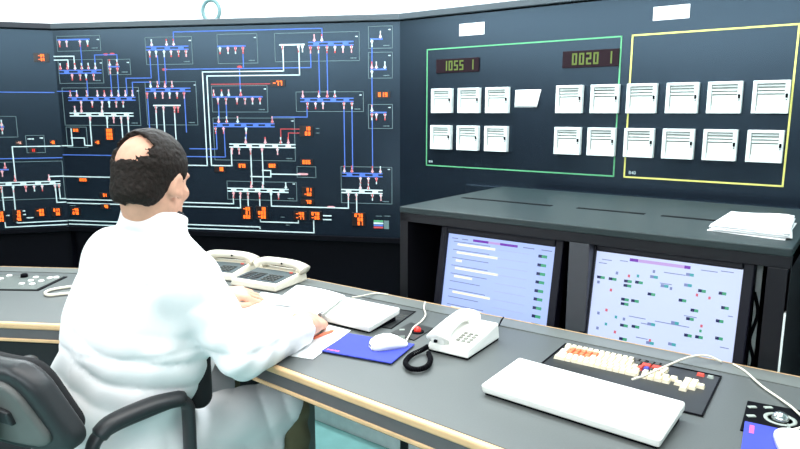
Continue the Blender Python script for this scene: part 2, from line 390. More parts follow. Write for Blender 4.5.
# left panel
o = outline(FRl, T_left, -14, 116.5, 18, 137); symbols(FRl, o, 'b', 127, -12, 3.5, [2], [2], False)
outline(FRl, T_left, 25.5, 135.5, 45.5, 152.5)
o = outline(FRl, T_left, -12, 162.5, 65.3, 198); symbols(FRl, o, 'w', 184.6, -14, 60, [15.7, 49.7], [1, 13, 25.5, 34, 42, 55, 59]); symbols(FRl, o, 'b', 170, -12, 8, [5.5], [2], False)
for p in ([(-20, 91.9), (53.8, 91.6)], [(-20, 159.2), (62, 157.8)]): line(FRl, T_left, 'b', p)
for p in ([(15.8, 181), (12.6, 146.7), (60, 146)], [(49.7, 181), (49.7, 176.4), (64, 176.3)], [(59.3, 187), (59.3, 198.8), (65.8, 198.8)], [(55.5, 187), (55.5, 202.4), (65.8, 202.4)],
          [(2, 189), (2.5, 212)], [(13.3, 189), (15.3, 212)], [(2.2, 197.6), (13.6, 197.2)], [(16.7, 217), (16.9, 222.9), (67, 220.2)], [(4.6, 217), (4.6, 227.3), (67, 223.8)]):
    line(FRl, T_left, 't', p)
for a in ((-4, 211.5, 4.5, 221.5, 3), (13.8, 210.3, 21.8, 220.8, 3), (36.5, 208.8, 44.7, 215.8, 2), (53.3, 208.2, 60.5, 215.3, 2), (50.5, 140.3, 55, 144.3), (30.5, 148.5, 35.5, 152, 1, M_ledr), (16.5, 141.2, 21.8, 144.3, 1, M_ledw), (38, 53.8, 45, 61.5, 2, M_led, .75)):
    readout(FRl, T_left, *a)
dashes(FRl, T_left, [(27, 34, 217.8), (6.5, 9.5, 215.5), (23, 25, 211), (23, 26, 214.6), (28, 34, 139), (40, 43, 138)], M_white, .005)
# lifting ring on top of the middle panel
u, _ = FRm.px(203.5, 22)
tg = MB().tube([(.052*math.cos(a), 0, .060+.060*math.sin(a)) for a in [2*PI*i/28 for i in range(28)]], .0115, M_ring, 10, closed=True)
tg.box(-.02, .02, -.012, .012, -.001, .006, M_ring)
o = tg.build('lifting_eye'); o.location = FRm.w(u, .1, ztop+.040); o.rotation_euler = (0, 0, FRm.rz)
tag(o, 'grey metal ring standing on the top edge of the wall panel above the man', 'ring')

# right panel: outlines, lettering, trunking
w_ = .0085
def rect_r(x0, y0, x1, y1, m, name): return outline(FRr, T_right, x0, y0, x1, y1, m, w_*.7, name)
g1, g2 = FRr.px(427.4, 49.8), FRr.px(613.6, 176.2)
mb = MB()
for p, q in (((g1[0], g1[1]), (g2[0], g1[1])), ((g2[0], g1[1]), (g2[0], g2[1])), ((g1[0], g2[1]), (g2[0], g2[1])), ((g1[0], g1[1]), (g1[0], g2[1]))): bar(mb, *p, *q, .0062, M_green)
mb.build('green_outline', T_right)
y1_, y2_ = FRr.px(624.2, 176.8), FRr.px(799.5, 24)
mb = MB()
for p, q in (((y1_[0], y1_[1]), (y2_[0], y1_[1])), ((y2_[0], y1_[1]), (y2_[0], y2_[1])), ((y1_[0], y2_[1]), (y2_[0], y2_[1])), ((y1_[0], y1_[1]), (y1_[0], y2_[1]))): bar(mb, *p, *q, .0068, M_yel)
mb.build('yellow_outline', T_right)
a = FRr.px(428.8, 162.3); text('B30', .016, M_white, 'lettering', T_right, (a[0], -.001, a[1]), (PI/2, 0, 0))
a = FRr.px(628.5, 174.0); text('B40', .020, M_white, 'lettering', T_right, (a[0], -.001, a[1]), (PI/2, 0, 0))
a = FRr.px(468.5, 183.8)
MB().box(a[0], 2.88, -.030, 0, zbase+.02, a[1], M_panel).build('trunking', T_right, .004)
MB().box(a[0]+.05, 2.86, -.034, -.0299, zbase+.05, a[1]-.035, M_black).build('trunking_cover', T_right)

# recorders
UP = [(443.5, 100.5), (470.5, 100.2), (498.7, 99.5), (570.4, 99), (605.6, 98.7), (642.3, 98.9), (682.6, 98.7), (724.8, 98.5), (770.8, 98)]
LO = [(442.6, 136.7), (469.3, 137), (497.5, 137.7), (568.6, 140), (602.2, 142), (639.6, 143), (678.5, 145), (720, 146), (764.7, 147)]
zu = sum(FRr.px(*p)[1] for p in UP)/9; zl = sum(FRr.px(*p)[1] for p in LO)/9
def make_recorder():
    t = thing('chart_recorder', '', 'recorder'); W = .0620
    mb = MB()                                             # frame as four bars plus back
    mb.box(-W, -W+.014, -.026, 0, 0, 2*W, M_recw); mb.box(W-.016, W, -.026, 0, 0, 2*W, M_recw)
    mb.box(-W+.014, W-.016, -.026, 0, 0, .008, M_recw); mb.box(-W+.014, W-.016, -.026, 0, 2*W-.012, 2*W, M_recw)
    mb.build('frame', t, .0015)
    MB().box(-W+.014, W-.016, -.010, 0, .008, 2*W-.012, M_slot).build('recess', t)
    for z in (.101, .088, .075): MB().box(-W+.0155, W-.0175, -.019, -.010, z, z+.0075, M_recw).build('slat', t, .001)
    MB().box(-W+.0155, W-.0175, -.017, -.010, .009, .070, M_chart).build('chart_window', t)
    lt = MB().box(W-.013, W-.005, -.033, -.026, .058, .074, M_black).build('latch', t, .002)
    MB().box(W-.011, W-.007, -.029, -.026, .050, .053, M_black).build('latch_pin', lt)
    MB().box(-W+.016, -W+.018, -.018, -.0169, .03, .070, M_slot).build('scale_line', t)
    return t
ORD = ['first', 'second', 'third', 'fourth', 'fifth']
rec0 = make_recorder(); first = True
for row, L, zc in (('upper', UP, zu), ('lower', LO, zl)):
    for i, p in enumerate(L):
        t = rec0 if first else copy_tree(rec0); first = False
        u, _ = FRr.px(p[0], p[1])
        t.location = FRr.w(u+.002, -.0025, zc-.0620); t.rotation_euler = (0, 0, FRr.rz)
        if i < 5: s = 'white square chart recorder, %s from left in the %s row inside the green outline' % (ORD[i], row)
        else: s = 'white square chart recorder, %s from left in the %s row at the yellow outline' % (ORD[i-5], row)
        tag(t, s, 'recorder', 'white chart recorders on the right panel')
# digital displays
def lcd(x0, y0, x1, y1, s, s2, label):
    a, b = FRr.px(x0, y0), FRr.px(x1, y1); w = b[0]-a[0]; h = a[1]-b[1]
    t = thing('digital_display', label, 'display', FRr.w(a[0]+w/2, 0, b[1]), FRr.rz, 'digital displays on the right panel')
    MB().box(-w/2, w/2, -.008, 0, 0, h, M_lcdcase).build('window', t, .001)
    for i, c in enumerate(s): mb = MB(); digits(mb, c, -w*.34+w*.1275*i, -w*.34+w*.1275*(i+1), h*.16, h*.86, M_lcd, -.008, fat=.3); mb.build('digit', t)
    mb = MB(); digits(mb, s2, w*.29, w*.40, h*.16, h*.86, M_lcd, -.008, fat=.26); mb.build('digit', t)
lcd(437, 59.7, 479.3, 71.6, '1055', '1', 'dark red digital display window with green digits, on the left above three recorders')
lcd(563.5, 51.7, 619, 66, '0020', '1', 'dark red digital display window beside the green outline, right of the other display')
def plate(name, label, cat, x0, y0, x1, y1, m=M_paper, roll=0, th=.002):
    a, b = FRr.px(x0, y0), FRr.px(x1, y1); w = b[0]-a[0]; h = a[1]-b[1]
    o = MB().box(-w/2, w/2, -th, 0, -h/2, h/2, m).build(name)
    o.location = FRr.w(a[0]+w/2, -.0002, b[1]+h/2); o.rotation_euler = (0, roll, FRr.rz); return tag(o, label, cat)
plate('name_plate', 'blank white plate high on the panel above the left digital display', 'plate', 459.6, 24.2, 484.4, 34.2)['group'] = 'blank white plates'
plate('name_plate', 'blank white plate high on the panel above the yellow outline', 'plate', 653.8, 7.2, 689.3, 18.0)['group'] = 'blank white plates'
a, b = FRr.px(515, 90), FRr.px(540, 107.3)
nt_ = MB(); w = b[0]-a[0]; h = a[1]-b[1]
vs = []; N = 6
for i in range(N+1):
    for j in range(N+1):
        s, r = i/N, j/N; vs.append((-w/2+w*s-.006*(1-r)*s*2+.004*r, -.0015-.02*max(0, s-.4)**2*(1-r), h*r-h/2))
nt_.add(vs, [(i*(N+1)+j, (i+1)*(N+1)+j, (i+1)*(N+1)+j+1, i*(N+1)+j+1) for i in range(N) for j in range(N)], M_paper, True)
o = nt_.build('paper_note'); o.location = FRr.w(a[0]+w/2, 0, b[1]+h/2); o.rotation_euler = (0, 0, FRr.rz)
sd = o.modifiers.new('solid', 'SOLIDIFY'); sd.thickness = .0006; sd.offset = 1
tag(o, 'blank white paper note stuck on the panel between recorders in the upper row', 'note')

# ------------------------------------------------------------------ monitor cabinet
CF = Frame(FRr.w(0, 1.87-2.85, 0), FRr.rz)              # its front plane
cu0, cz = CF.px(399.5, 207.5); cu1, cz2 = CF.px(793, 247.5)
cz = (cz+cz2)/2
cab = thing('monitor_cabinet', 'long black cabinet with two open bays holding monitors, against the right panel', 'cabinet', CF.w(cu0, 0, 0), CF.rz)
LC = cu1-cu0; DC = .80; f = lambda x, y=300: CF.px(x, y)[0]-cu0
MB().box(0, LC, 0, DC, cz-.022, cz, M_cabtop).build('top_panel', cab, .003)
bh = .032
MB().box(.0, LC, .004, .03, cz-.022-bh, cz-.022, M_cab).build('top_beam', cab, .002)
for (q0, q1) in (((461, 198), (553, 205.5)), ((577, 208), (645, 214)), ((662, 215.5), (716, 221))):
    a, b = CF.inv @ on_z(*q0, cz), CF.inv @ on_z(*q1, cz); MB().box(a.x-cu0, b.x-cu0, (a.y+b.y)/2-.012, (a.y+b.y)/2+.012, cz-.001, cz+.0012, M_black).build('vent_slot', cab)
d0, d1 = f(566), f(586); r0, r1 = f(764), f(785)
MB().box(0, .035, .004, DC-.02, 0, cz-.022, M_cab).build('side_panel', cab)
MB().box(d0, d1, .004, .06, 0, cz-.022-bh, M_cabpost).build('centre_post', cab, .002)
MB().box(d0+.02, d1-.02, .06, DC-.02, 0, cz-.022, M_cab).build('partition', cab)
MB().box(r0, r1, .004, .06, 0, cz-.022-bh, M_cab).build('end_post', cab, .002)
MB().box(r1+.006, LC, .004, DC-.02, 0, cz-.022-bh, M_cab).build('side_panel', cab)
MB().box(r1+.0005, r1+.0055, .000, .03, 0, .885, M_recw).build('edge_strip', cab)
MB().box(.035, r1+.006, DC-.03, DC-.01, 0, cz-.022, M_black).build('back_panel', cab)
MB().box(.035, r1+.006, .03, DC-.03, .60, .62, M_cab).build('shelf', cab)
MB().box(.035, d0, .010, .03, .02, .58, M_wall).build('base_door', cab, .002)
MB().box(d1, r0, .010, .03, .02, .58, M_wall).build('base_door', cab, .002)
# narrow white strip inside the right bay, beside the monitor
q0 = CF.px(757.5, 265, .13)[0]-cu0; q1 = CF.px(763.2, 265, .13)[0]-cu0
o = MB().box(q0, q1, .13, .14, .62, cz-.03, M_recw)
o = o.build('upright_strip', cab); o['label'] = 'narrow white upright strip inside the right bay'
cl = MB()
cl.tube(spline([(q0, .118, .63), (q1, .118, .70), (q0, .118, .76), (q1, .118, .84), (q0, .122, .90)], 6), .005, M_black, 6); cl.build('cable', cab)

# low white duct on the floor behind the desk
dk = thing('floor_duct', 'low white duct on the teal floor behind the desk pedestal, under the desk', 'duct', FRr.w(0, 1.97-2.85, 0), FRr.rz)
MB().box(-.25, .70, 0, .06, 0, .20, M_wall).build('body', dk, .003)
MB().box(-.25, .70, -.004, .064, .20, .212, M_wall).build('lid', dk, .002)
# papers on the cabinet
P = [on_z(x, y, cz) for x, y in ((709.5, 231), (731, 217), (794, 223), (789, 240.5))]
c = sum(P, Vector())/4
pl = thing('paper_stack', 'loose stack of white papers lying on the right end of the cabinet top', 'papers', (c.x, c.y, cz+.0005))
for k in range(4):
    ang = (-.05, .04, -.02, .0)[k]; Rm = Matrix.Rotation(ang, 3, 'Z'); q = [Rm @ (p-c) for p in P]
    vs = []; N = 8
    for i in range(N+1):
        for j in range(N+1):
            s, r = i/N, j/N; v = q[0]*(1-s)*(1-r)+q[1]*(1-s)*r+q[2]*s*r+q[3]*s*(1-r)
            z = .004*k+.001+(.004*math.sin(s*5+k)*r+.006*(r**3)*math.sin(3*s)+.004)*(k/3); vs.append((v.x, v.y, z))
    sh = MB().add(vs, [(i*(N+1)+j, (i+1)*(N+1)+j, (i+1)*(N+1)+j+1, i*(N+1)+j+1) for i in range(N) for j in range(N)], M_paper, True).build('sheet', pl)
    sd = sh.modifiers.new('solid', 'SOLIDIFY'); sd.thickness = .0035; sd.offset = -1 if k == 0 else 0

# ------------------------------------------------------------------ monitors
TILT = math.radians(10)
def monitor(tl, tr, label):
    F0 = Frame(FRr.w(0, 1.935-2.85, 1.0), FRr.rz, TILT)
    a, b = F0.px(*tl), F0.px(*tr); W = b[0]-a[0]; zt = (a[1]+b[1])/2; H = W*.745
    o = F0.w((a[0]+b[0])/2, 0, zt-H)
    t = thing('monitor', label, 'monitor', o, FRr.rz, 'monitors in the cabinet', TILT)
    F = Frame(o, FRr.rz, TILT); bz = .028; h = W/2
    mb = MB()
    mb.box(-h-bz, -h, -.012, .03, -bz, H+bz, M_bezel); mb.box(h, h+bz, -.012, .03, -bz, H+bz, M_bezel)
    mb.box(-h, h, -.012, .03, -bz, 0, M_bezel); mb.box(-h, h, -.012, .03, H, H+bz, M_bezel)
    mb.build('bezel', t, .004)
    MB().hexa([(-h-bz, .03, -bz), (h+bz, .03, -bz), (h*.55, .33, .02), (-h*.55, .33, .02)], [(-h-bz, .03, H+bz), (h+bz, .03, H+bz), (h*.55, .33, H*.8), (-h*.55, .33, H*.8)], M_bezel).build('housing', t, .008)
    return t, F, h, H
def scr_boxes(par, F, name, items, y=0):
    for (x0, y0, x1, y1, m) in items:
        a, b = F.px(x0, y0), F.px(x1, y1); cx_, cz_ = (a[0]+b[0])/2, (a[1]+b[1])/2
        mb = MB()
        if isinstance(m, tuple):
            w = b[0]-a[0]; h = y1-y0
            mb.box(a[0], a[0]+w*.48, y-.0012, y, cz_-.0042, cz_+.0042, m[0]); mb.box(a[0]+w*.48, b[0], y-.0012, y, cz_-.0042, cz_+.0042, m[1])
        else: mb.box(a[0], b[0], y-.0010, y, min(a[1], b[1]), max(a[1], b[1]), m)
        mb.build(name, par)
t, F, h, H = monitor((449, 233.2), (556.2, 247), 'left monitor in the cabinet, screen listing rows with green tags')
scr = MB().box(-h, h, 0, .01, 0, H, M_scr).build('screen', t)
zt = H
def sbar(par, name, u0, u1, v0, v1, m, y=-.001):        # fractions of the screen, v from the top
    return MB().box(-h+2*h*u0, -h+2*h*u1, y, 0, H*(1-v1), H*(1-v0), m).build(name, par)
sbar(scr, 'title_bar', .25, .40, .035, .062, M_spur); sbar(scr, 'title_bar', .40, .51, .035, .062, M_slil); sbar(scr, 'title_bar', .51, .67, .035, .062, M_spur)
for u0, u1 in ((.04, .10), (.14, .2), (.72, .82), (.88, .97)): sbar(scr, 'header_text', u0, u1, .045, .056, M_stxt)
rows = [(.095, .47, 1), (.19, .50, 1), (.285, .16, 1), (.375, .52, 1), (.47, .28, 1), (.56, 0, 0), (.655, .47, 1), (.745, 0, 0), (.835, .40, 1)]
for v, e, k in rows:
    r = sbar(scr, 'list_row', .06, .06+(.36 if k else .3), v-.012, v-.003, M_stxt)
    sbar(r, 'row_rule', .5, .78, v+.018, v+.023, mat('screen_rule', lin(176, 190, 236), .3, emit=.8, noise=0))
    if k: sbar(r, 'row_value', .10, e, v+.008, v+.034, M_syel)
    q = sbar(scr, 'status_tag', .86, .89, v+.008, v+.040, M_snav); sbar(q, 'tag_state', .89, .935, v+.008, v+.040, M_sgrn)
t, F, h, H = monitor((597, 252), (744, 268.5), 'right monitor in the cabinet, screen with scattered small green and navy boxes')
scr = MB().box(-h, h, 0, .01, 0, H, M_scr2).build('screen', t)
sbar(scr, 'title_bar', .25, .31, .03, .06, M_spur); sbar(scr, 'title_bar', .31, .63, .03, .06, M_slil); sbar(scr, 'title_bar', .63, .67, .03, .06, M_spur)
tagpx = [(601, 277.3), (612.7, 279), (628, 281.3), (639, 282.5), (654, 277), (690, 274.8), (664.6, 286), (688, 285.3), (627.5, 285.7), (651.5, 294.3), (682.5, 300.5), (702, 291), (722.5, 293.5),
         (625, 299.5), (635, 301), (624.7, 304), (725, 308), (694.5, 310.5), (690, 319), (719.7, 321.2), (688, 335.5), (699, 337.2), (719, 338.5), (675, 323), (672, 344.3), (624, 325.5), (635.5, 326.7), (651.3, 324.3), (623, 339), (650, 343)]
for i, (x, y) in enumerate(tagpx):
    small = i in (4, 5, 6, 7, 23, 24, 27, 29)
    scr_boxes(scr, F, 'status_tag', [(x-3.8, y-1, x+3.8, y+1, (M_snav if not small else M_stxt, M_sgrn if not small else M_scyan))])
marks = [(617, 273, M_stxt), (629, 276, M_sred), (611, 290, M_sred), (654, 271.5, M_stxt), (697, 295, M_sred), (709.5, 298, M_sred), (701.5, 326, M_sred), (598.5, 313, M_stxt), (606.5, 310, M_sred), (597.5, 328, M_stxt), (606, 324, M_scyan),
         (616, 317, M_scyan), (624, 319, M_stxt), (615, 332, M_sred), (650, 340.5, M_sred), (700.5, 331, M_sgrn), (671, 288.5, M_stxt), (638, 276, M_scyan), (598.5, 282, M_stxt)]
for x, y, m in marks: scr_boxes(scr, F, 'plant_symbol', [(x-1, y-1.6, x+1, y+1.6, m)])
for x0, x1, y in ((602, 612, 259.2), (620, 628, 260.5), (701, 718, 270), (721, 734, 271), (599, 607, 262.5), (664, 686, 272.3), (660, 672, 283), (629, 646, 316), (636, 648, 337), (655, 690, 321), (684, 697, 315.5), (720, 729, 347), (728, 733, 316), (641, 650, 323)):
    a, b = F.px(x0, y), F.px(x1, y); MB().box(a[0], b[0], -.001, 0, a[1]-.0012, a[1]+.0012, M_stxt).build('caption_line', scr)

# ------------------------------------------------------------------ desk
ZD = .74
BP = [Vector((-2.6, 2.776)), Vector((-.477, 2.56)), Vector((1.55, 1.138))]
FP = [Vector((-2.6, 2.104)), Vector((-.69, 1.875)), Vector((1.15, .395))]
def off(poly, d):                        # parallel polyline, d to the left of travel
    out = []
    for i, p in enumerate(poly):
        ns = []
        for a, b in ((i-1, i), (i, i+1)):
            if a >= 0 and b < len(poly): t = (poly[b]-poly[a]).normalized(); ns.append(Vector((-t.y, t.x)))
        n = sum(ns, Vector((0, 0))).normalized(); out.append(p+n*(d/n.dot(ns[0])))
    return out
desk = thing('control_desk', 'grey laminate control desk with pale wood edging, bent around the seated man', 'desk', (0, 0, 0))
def strip(name, pa, pb, z0, z1, m, bevel=0):
    mb = MB()
    for i in range(len(pa)-1):
        a, b, c, d = pa[i], pa[i+1], pb[i+1], pb[i]
        mb.hexa([(a.x, a.y, z0), (b.x, b.y, z0), (c.x, c.y, z0), (d.x, d.y, z0)], [(a.x, a.y, z1), (b.x, b.y, z1), (c.x, c.y, z1), (d.x, d.y, z1)], m)
    # weld the inner joints so that the strip is one surface
    o = mb.build(name, desk, 0)
    import bmesh
    bm = bmesh.new(); bm.from_mesh(o.data); bmesh.ops.remove_doubles(bm, verts=bm.verts, dist=1e-5)
    seen = {}
    for fc in bm.faces: seen.setdefault(tuple(sorted(v.index for v in fc.verts)), []).append(fc)
    bm.verts.index_update(); dead = [x for l in seen.values() if len(l) > 1 for x in l]
    if dead: bmesh.ops.delete(bm, geom=dead, context='FACES_ONLY')
    bmesh.ops.recalc_face_normals(bm, faces=bm.faces); bm.to_mesh(o.data); bm.free()
    if bevel:
        b = o.modifiers.new('bevel', 'BEVEL'); b.width = bevel; b.segments = 3; b.limit_method = 'ANGLE'
    return o
f1, f2 = off(FP, .020), off(FP, .012)
b1, b2 = off(BP, -.075), off(BP, -.004)
strip('worktop', f1, b1, ZD-.03, ZD, M_desk)
strip('back_rail', b1, b2, ZD-.03, ZD+.003, M_rail)
strip('back_edging', b2, BP, ZD-.03, ZD+.004, M_wood)
strip('front_edging', FP, f1, ZD-.019, ZD+.001, M_wood, .006)
strip('fascia', off(FP, .004), f1, ZD-.050, ZD-.019, M_fascia)
strip('lower_edging', FP, off(FP, .03), ZD-.061, ZD-.050, M_wood, .003)
strip('under_frame', off(FP, .008), off(FP, .04), ZD-.066, ZD-.061, M_black)
mp, mq = [Vector((-2.56, 2.42)), Vector((-.72, 2.20)), Vector((-.495, 2.27))], [Vector((-2.56, 2.44)), Vector((-.725, 2.22)), Vector((-.50, 2.29))]
o = strip('modesty_panel', mp, mq, .02, ZD-.03, M_modesty)
# pedestal under the bend
pc = [on_z(290, 449, .0), on_z(308, 449, .0)]
pd = MB(); pts = [(-.60, 2.33), (-.455, 2.385), (-.365, 2.325), (-.51, 2.17)]
pdd = Vector((.819, -.574)); pdn = Vector((.574, .819)); p0 = Vector((-.515, 2.255))
pq = [p0, p0+pdd*.115, p0+pdd*.115+pdn*.16, p0+pdn*.16]
pd.prism([(p.x, p.y) for p in pq], .0, ZD-.03, M_ped); o = pd.build('pedestal', desk, .004)
MB().prism([(p.x, p.y) for p in (p0-pdd*.004-pdn*.004, p0+pdd*.119-pdn*.004, p0+pdd*.119+pdn*.02, p0-pdd*.004+pdn*.02)], 0, .16, M_black).build('kick_plate', desk)
for a, b in ((FP[0]+Vector((.02, .1)), BP[0]+Vector((.02, -.05))), (FP[2]+Vector((-.02, .14)), BP[2]+Vector((-.06, 0)))):
    dd = (b-a).normalized(); nn = Vector((-dd.y, dd.x))*.015
    MB().prism([tuple(a-nn), tuple(b-nn), tuple(b+nn), tuple(a+nn)], 0, ZD-.03, M_modesty).build('end_panel', desk)

def dpx(x, y, z=ZD): return on_z(x, y, z)
def dframe(A, B, z=ZD):                  # origin A, x axis towards B on the desk
    a, b = dpx(*A, z), dpx(*B, z); return a, math.atan2(b.y-a.y, b.x-a.x), (b-a).length
def loc2(a, rz, p):                      # world -> local xy
    d = p-a; c, s = math.cos(rz), math.sin(rz); return (d.x*c+d.y*s, -d.x*s+d.y*c)

# inset button panel at the left
q = [dpx(*p) for p in ((-40, 290), (38.5, 291), (67.5, 277.2), (-40, 274.2))]
o0 = q[0].copy(); bp = thing('button_panel', 'dark inset panel with white push buttons in the left end of the desk', 'control panel', (q[1].x, q[1].y, ZD))
loc = [p-q[1] for p in q]
MB().prism([(p.x, p.y) for p in loc], 0, .003, M_black).build('border', bp)
ce = sum(loc, Vector())/4; MB().prism([tuple((ce+(p-ce)*.93)[:2]) for p in loc], .003, .0045, mat('button_plate', lin(92, 98, 94), .45)).build('plate', bp)
for (x, y) in ((9.5, 277.3), (1, 280.5), (31, 282.3), (41.5, 282.7), (22, 285.5), (32.5, 285.8), (50, 279.6), (56.5, 279), (36, 279), (-8, 284), (-18, 279)):
    p = dpx(x, y)-q[1]; MB().lathe([(.011, .0045), (.011, .009), (.008, .011), (0.001, .0112)], (p.x, p.y, 0), M_white_pl, 14).build('push_button', bp)
p = dpx(24.5, 278)-q[1]; MB().lathe([(.014, .0045), (.013, .016), (.009, .019), (.001, .0195)], (p.x, p.y, 0), M_black, 16).build('rotary_knob', bp)
# beige cord loop
pts = [dpx(x, y, ZD+.006) for x, y in ((92, 284), (66, 287.3), (52, 289.7), (45.3, 292.7), (49, 295.2), (64, 293.8), (92, 291))]
o = MB().tube(spline(pts), .0055, M_beige, 10).build('cord'); tag(o, 'beige cord loop lying on the desk beside the button panel', 'cord')

# ---------------------------------------------------------------- operator phones
def op_phone(B, deg, W, D, label):       # B: front right corner
    b = dpx(*B); rz = math.radians(deg); a = b-Vector((math.cos(rz), math.sin(rz), 0))*W
    t = thing('desk_phone', label, 'phone', a, rz, 'beige operator phones on the desk')
    zf, zb = .028, .044
    MB().hexa([(0, 0, .003), (W, 0, .003), (W, D, .003), (0, D, .003)], [(.006, .006, zf), (W-.006, .006, zf), (W-.006, D, zb), (.006, D, zb)], M_beige).build('base', t, .006, 3)
    zz = lambda y: zf+(zb-zf)*(y-.006)/(D-.006)
    kp = MB().hexa([(.014, .022, zz(.022)-.002), (W-.014, .022, zz(.022)-.002), (W-.014, D-.052, zz(D-.052)-.002), (.014, D-.052, zz(D-.052)-.002)],
                   [(.014, .022, zz(.022)+.002), (W-.014, .022, zz(.022)+.002), (W-.014, D-.052, zz(D-.052)+.002), (.014, D-.052, zz(D-.052)+.002)], M_keypad).build('keypad_panel', t)
    for i in range(4):
        for j in range(4):
            x = W*.56+i*.017; y = .034+j*.017; MB().box(x, x+.011, y, y+.010, zz(y), zz(y)+.0055, M_keyd).build('key', kp)
    for i in range(2):
        for j in range(5): x = .026+i*.045; y = .030+j*.015; MB().box(x, x+.034, y, y+.009, zz(y), zz(y)+.0045, M_plate).build('line_key', kp)
    MB().box(W-.038, W-.026, D-.066, D-.058, zz(D-.06), zz(D-.06)+.006, M_keyr).build('indicator', kp)
    hp = [(-.006, D-.022, zb+.004), (.012, D-.022, zb+.014), (.045, D-.024, zb+.023), (W*.5, D-.026, zb+.026), (W-.045, D-.024, zb+.023), (W-.012, D-.022, zb+.014), (W+.006, D-.022, zb+.004)]
    hs = MB().tube(spline(hp, 5), [.016+.007*abs(2*i/30-1)**2 for i in range(31)], M_beige, 14, flat=1.25)
    ho = hs.build('handset', t)
    for x in (.012, W-.012): hs2 = MB().box(x-.018, x+.018, D-.042, D-.002, zb-.004, zb+.010, M_beige).build('handset_rest', t, .005)
    MB().ball((W*.60, D-.049, zb+.026), .004, M_black, 10, 6).build('microphone_hole', ho)
    return t
op_phone((275.5, 293.3), -28, .222, .20, 'right beige phone with dark keypad and handset across its back, before the papers')
op_phone((233, 282), -17, .222, .19, 'left beige phone with dark keypad, partly hidden by the man\'s shoulder')

# ---------------------------------------------------------------- white keyboards
def slab(front_l, front_r, back_r, zf, zb, label, cable, W=None, sgn=1):
    a = dpx(*front_l, ZD+.012); b = dpx(*front_r, ZD+.012); c = dpx(*back_r, ZD+zb)
    rz = math.atan2(b.y-a.y, b.x-a.x); W = W or (b-a).length
    org = b-Vector((math.cos(rz), math.sin(rz), 0))*W
    D = loc2(org, rz, c)[1]
    t = thing('keyboard', label, 'keyboard', (org.x, org.y, ZD+.0005), rz)
    MB().hexa([(0.004, .004, .004), (W-.004, .004, .004), (W-.004, D-.004, zb-.022), (0.004, D-.004, zb-.022)], [(0, 0, zf), (W, 0, zf), (W-.004, D, zb), (.004, D, zb)], M_white_pl).build('case', t, .006, 3)
    MB().hexa([(.010, .008, .0), (W-.010, .008, .0), (W-.010, D-.02, .0), (.010, D-.02, 0)], [(.010, .008, .006), (W-.010, .008, .006), (W-.010, D-.02, zb-.022), (.010, D-.02, zb-.022)], M_black).build('underside', t)
    zz = lambda y: zf+(zb-zf)*y/D
    MB().hexa([(.016, .012, zz(.012)-.002), (W-.016, .012, zz(.012)-.002), (W-.018, D-.03, zz(D-.03)-.002), (.018, D-.03, zz(D-.03)-.002)],
              [(.016, .012, zz(.012)+.0012), (W-.016, .012, zz(.012)+.0012), (W-.018, D-.03, zz(D-.03)+.0012), (.018, D-.03, zz(D-.03)+.0012)], M_white_pl).build('cover', t, .001)
    if cable:
        pts = [dpx(x, y, ZD+z)-Vector((org.x, org.y, ZD+.0005)) for x, y, z in cable]
        Ri = Matrix.Rotation(-rz, 3, 'Z'); o = MB().tube(spline([Ri @ p for p in pts]), .0028, M_beige, 8).build('cable', t)
    return t, rz, W, D
slab((480, 390), (661, 447), (688, 402), .026, .040, 'white keyboard at the right, resting on the built-in keyboard', [(632, 379.5, .032), (645, 375.5, .036), (664, 367, .030), (688, 357.5, .022), (706, 355.5, .022), (722, 362, .008)])
slab((290, 312), (370, 331), (397, 307), .026, .040, 'white keyboard under the open papers in front of the man', [(352, 297.5, .030), (362, 296, .022), (376, 293.3, .008), (388, 294.5, .006)], W=.44)

# ---------------------------------------------------------------- built-in keyboard
A, B = (565, 344.5), (722, 377.5)
a, rz, W = dframe(A, B)                   # back edge
br = dpx(704, 418); D = -loc2(a, rz, br)[1]
kb = thing('built_in_keyboard', 'dark keyboard sunk in the desk, with beige, orange and red keys', 'keyboard', (a.x, a.y, ZD+.0003), rz)
MB().box(0, W, -D, 0, 0, .002, M_plate).build('base_plate', kb)
mb = MB()
for b in ((0, W, -.004, 0), (0, W, -D, -D+.004), (0, .004, -D, 0), (W-.004, W, -D, 0)): mb.box(*b, .002, .004, M_black)
mb.build('rim', kb)
def key(x, y, w, d, m, h=.010):
    MB().hexa([(x, y, .002), (x+w, y, .002), (x+w, y+d, .002), (x, y+d, .002)], [(x+.002, y+.002, h), (x+w-.002, y+.002, h), (x+w-.002, y+d-.001, h), (x+.002, y+d-.001, h)], m).build('key', kb)
kw, kd = W*.0385, .0210
def row(r, x0, seq):
    x = x0
    for m, n in seq:
        if m: key(x, -.010-(r+1)*(kd+.002), kw*n-.0012, kd, m)
        x += kw*n
row(0, .010, [(M_key, 1)]*12+[(M_keyd, 1)]*2+[(None, .3)]+[(M_keyd, 1), (M_keyd, 1), (M_keyd, 1)])
row(1, .016, [(M_key, 1)]*1+[(M_keyo, 1)]*5+[(M_key, 1)]*6+[(M_keyd, 1.2), (M_keyr, 1.6), (M_keyr, 1.6), (M_key, 1.1)])
row(2, .012, [(M_key, 1.3)]+[(M_keyo, 1)]*4+[(M_key, 1)]*8+[(M_keyr, .8), (M_keyb, 1), (M_keyd, .5)]+[(M_key, 1)]*2)
row(4, .014, [(M_key, 2)]+[(M_key, 1)]*10+[(M_key, 2), (None, .4), (M_key, 1), (M_key, 1), (M_key, 1.2), (M_key, 1.2)])
row(3, .014, [(M_key, 1.6)]+[(M_key, 1)]*11+[(M_key, 1.2), (None, .4), (M_key, 1), (M_key, 1), (M_key, 1), (M_key, 1.2), (M_key, 1.2)])
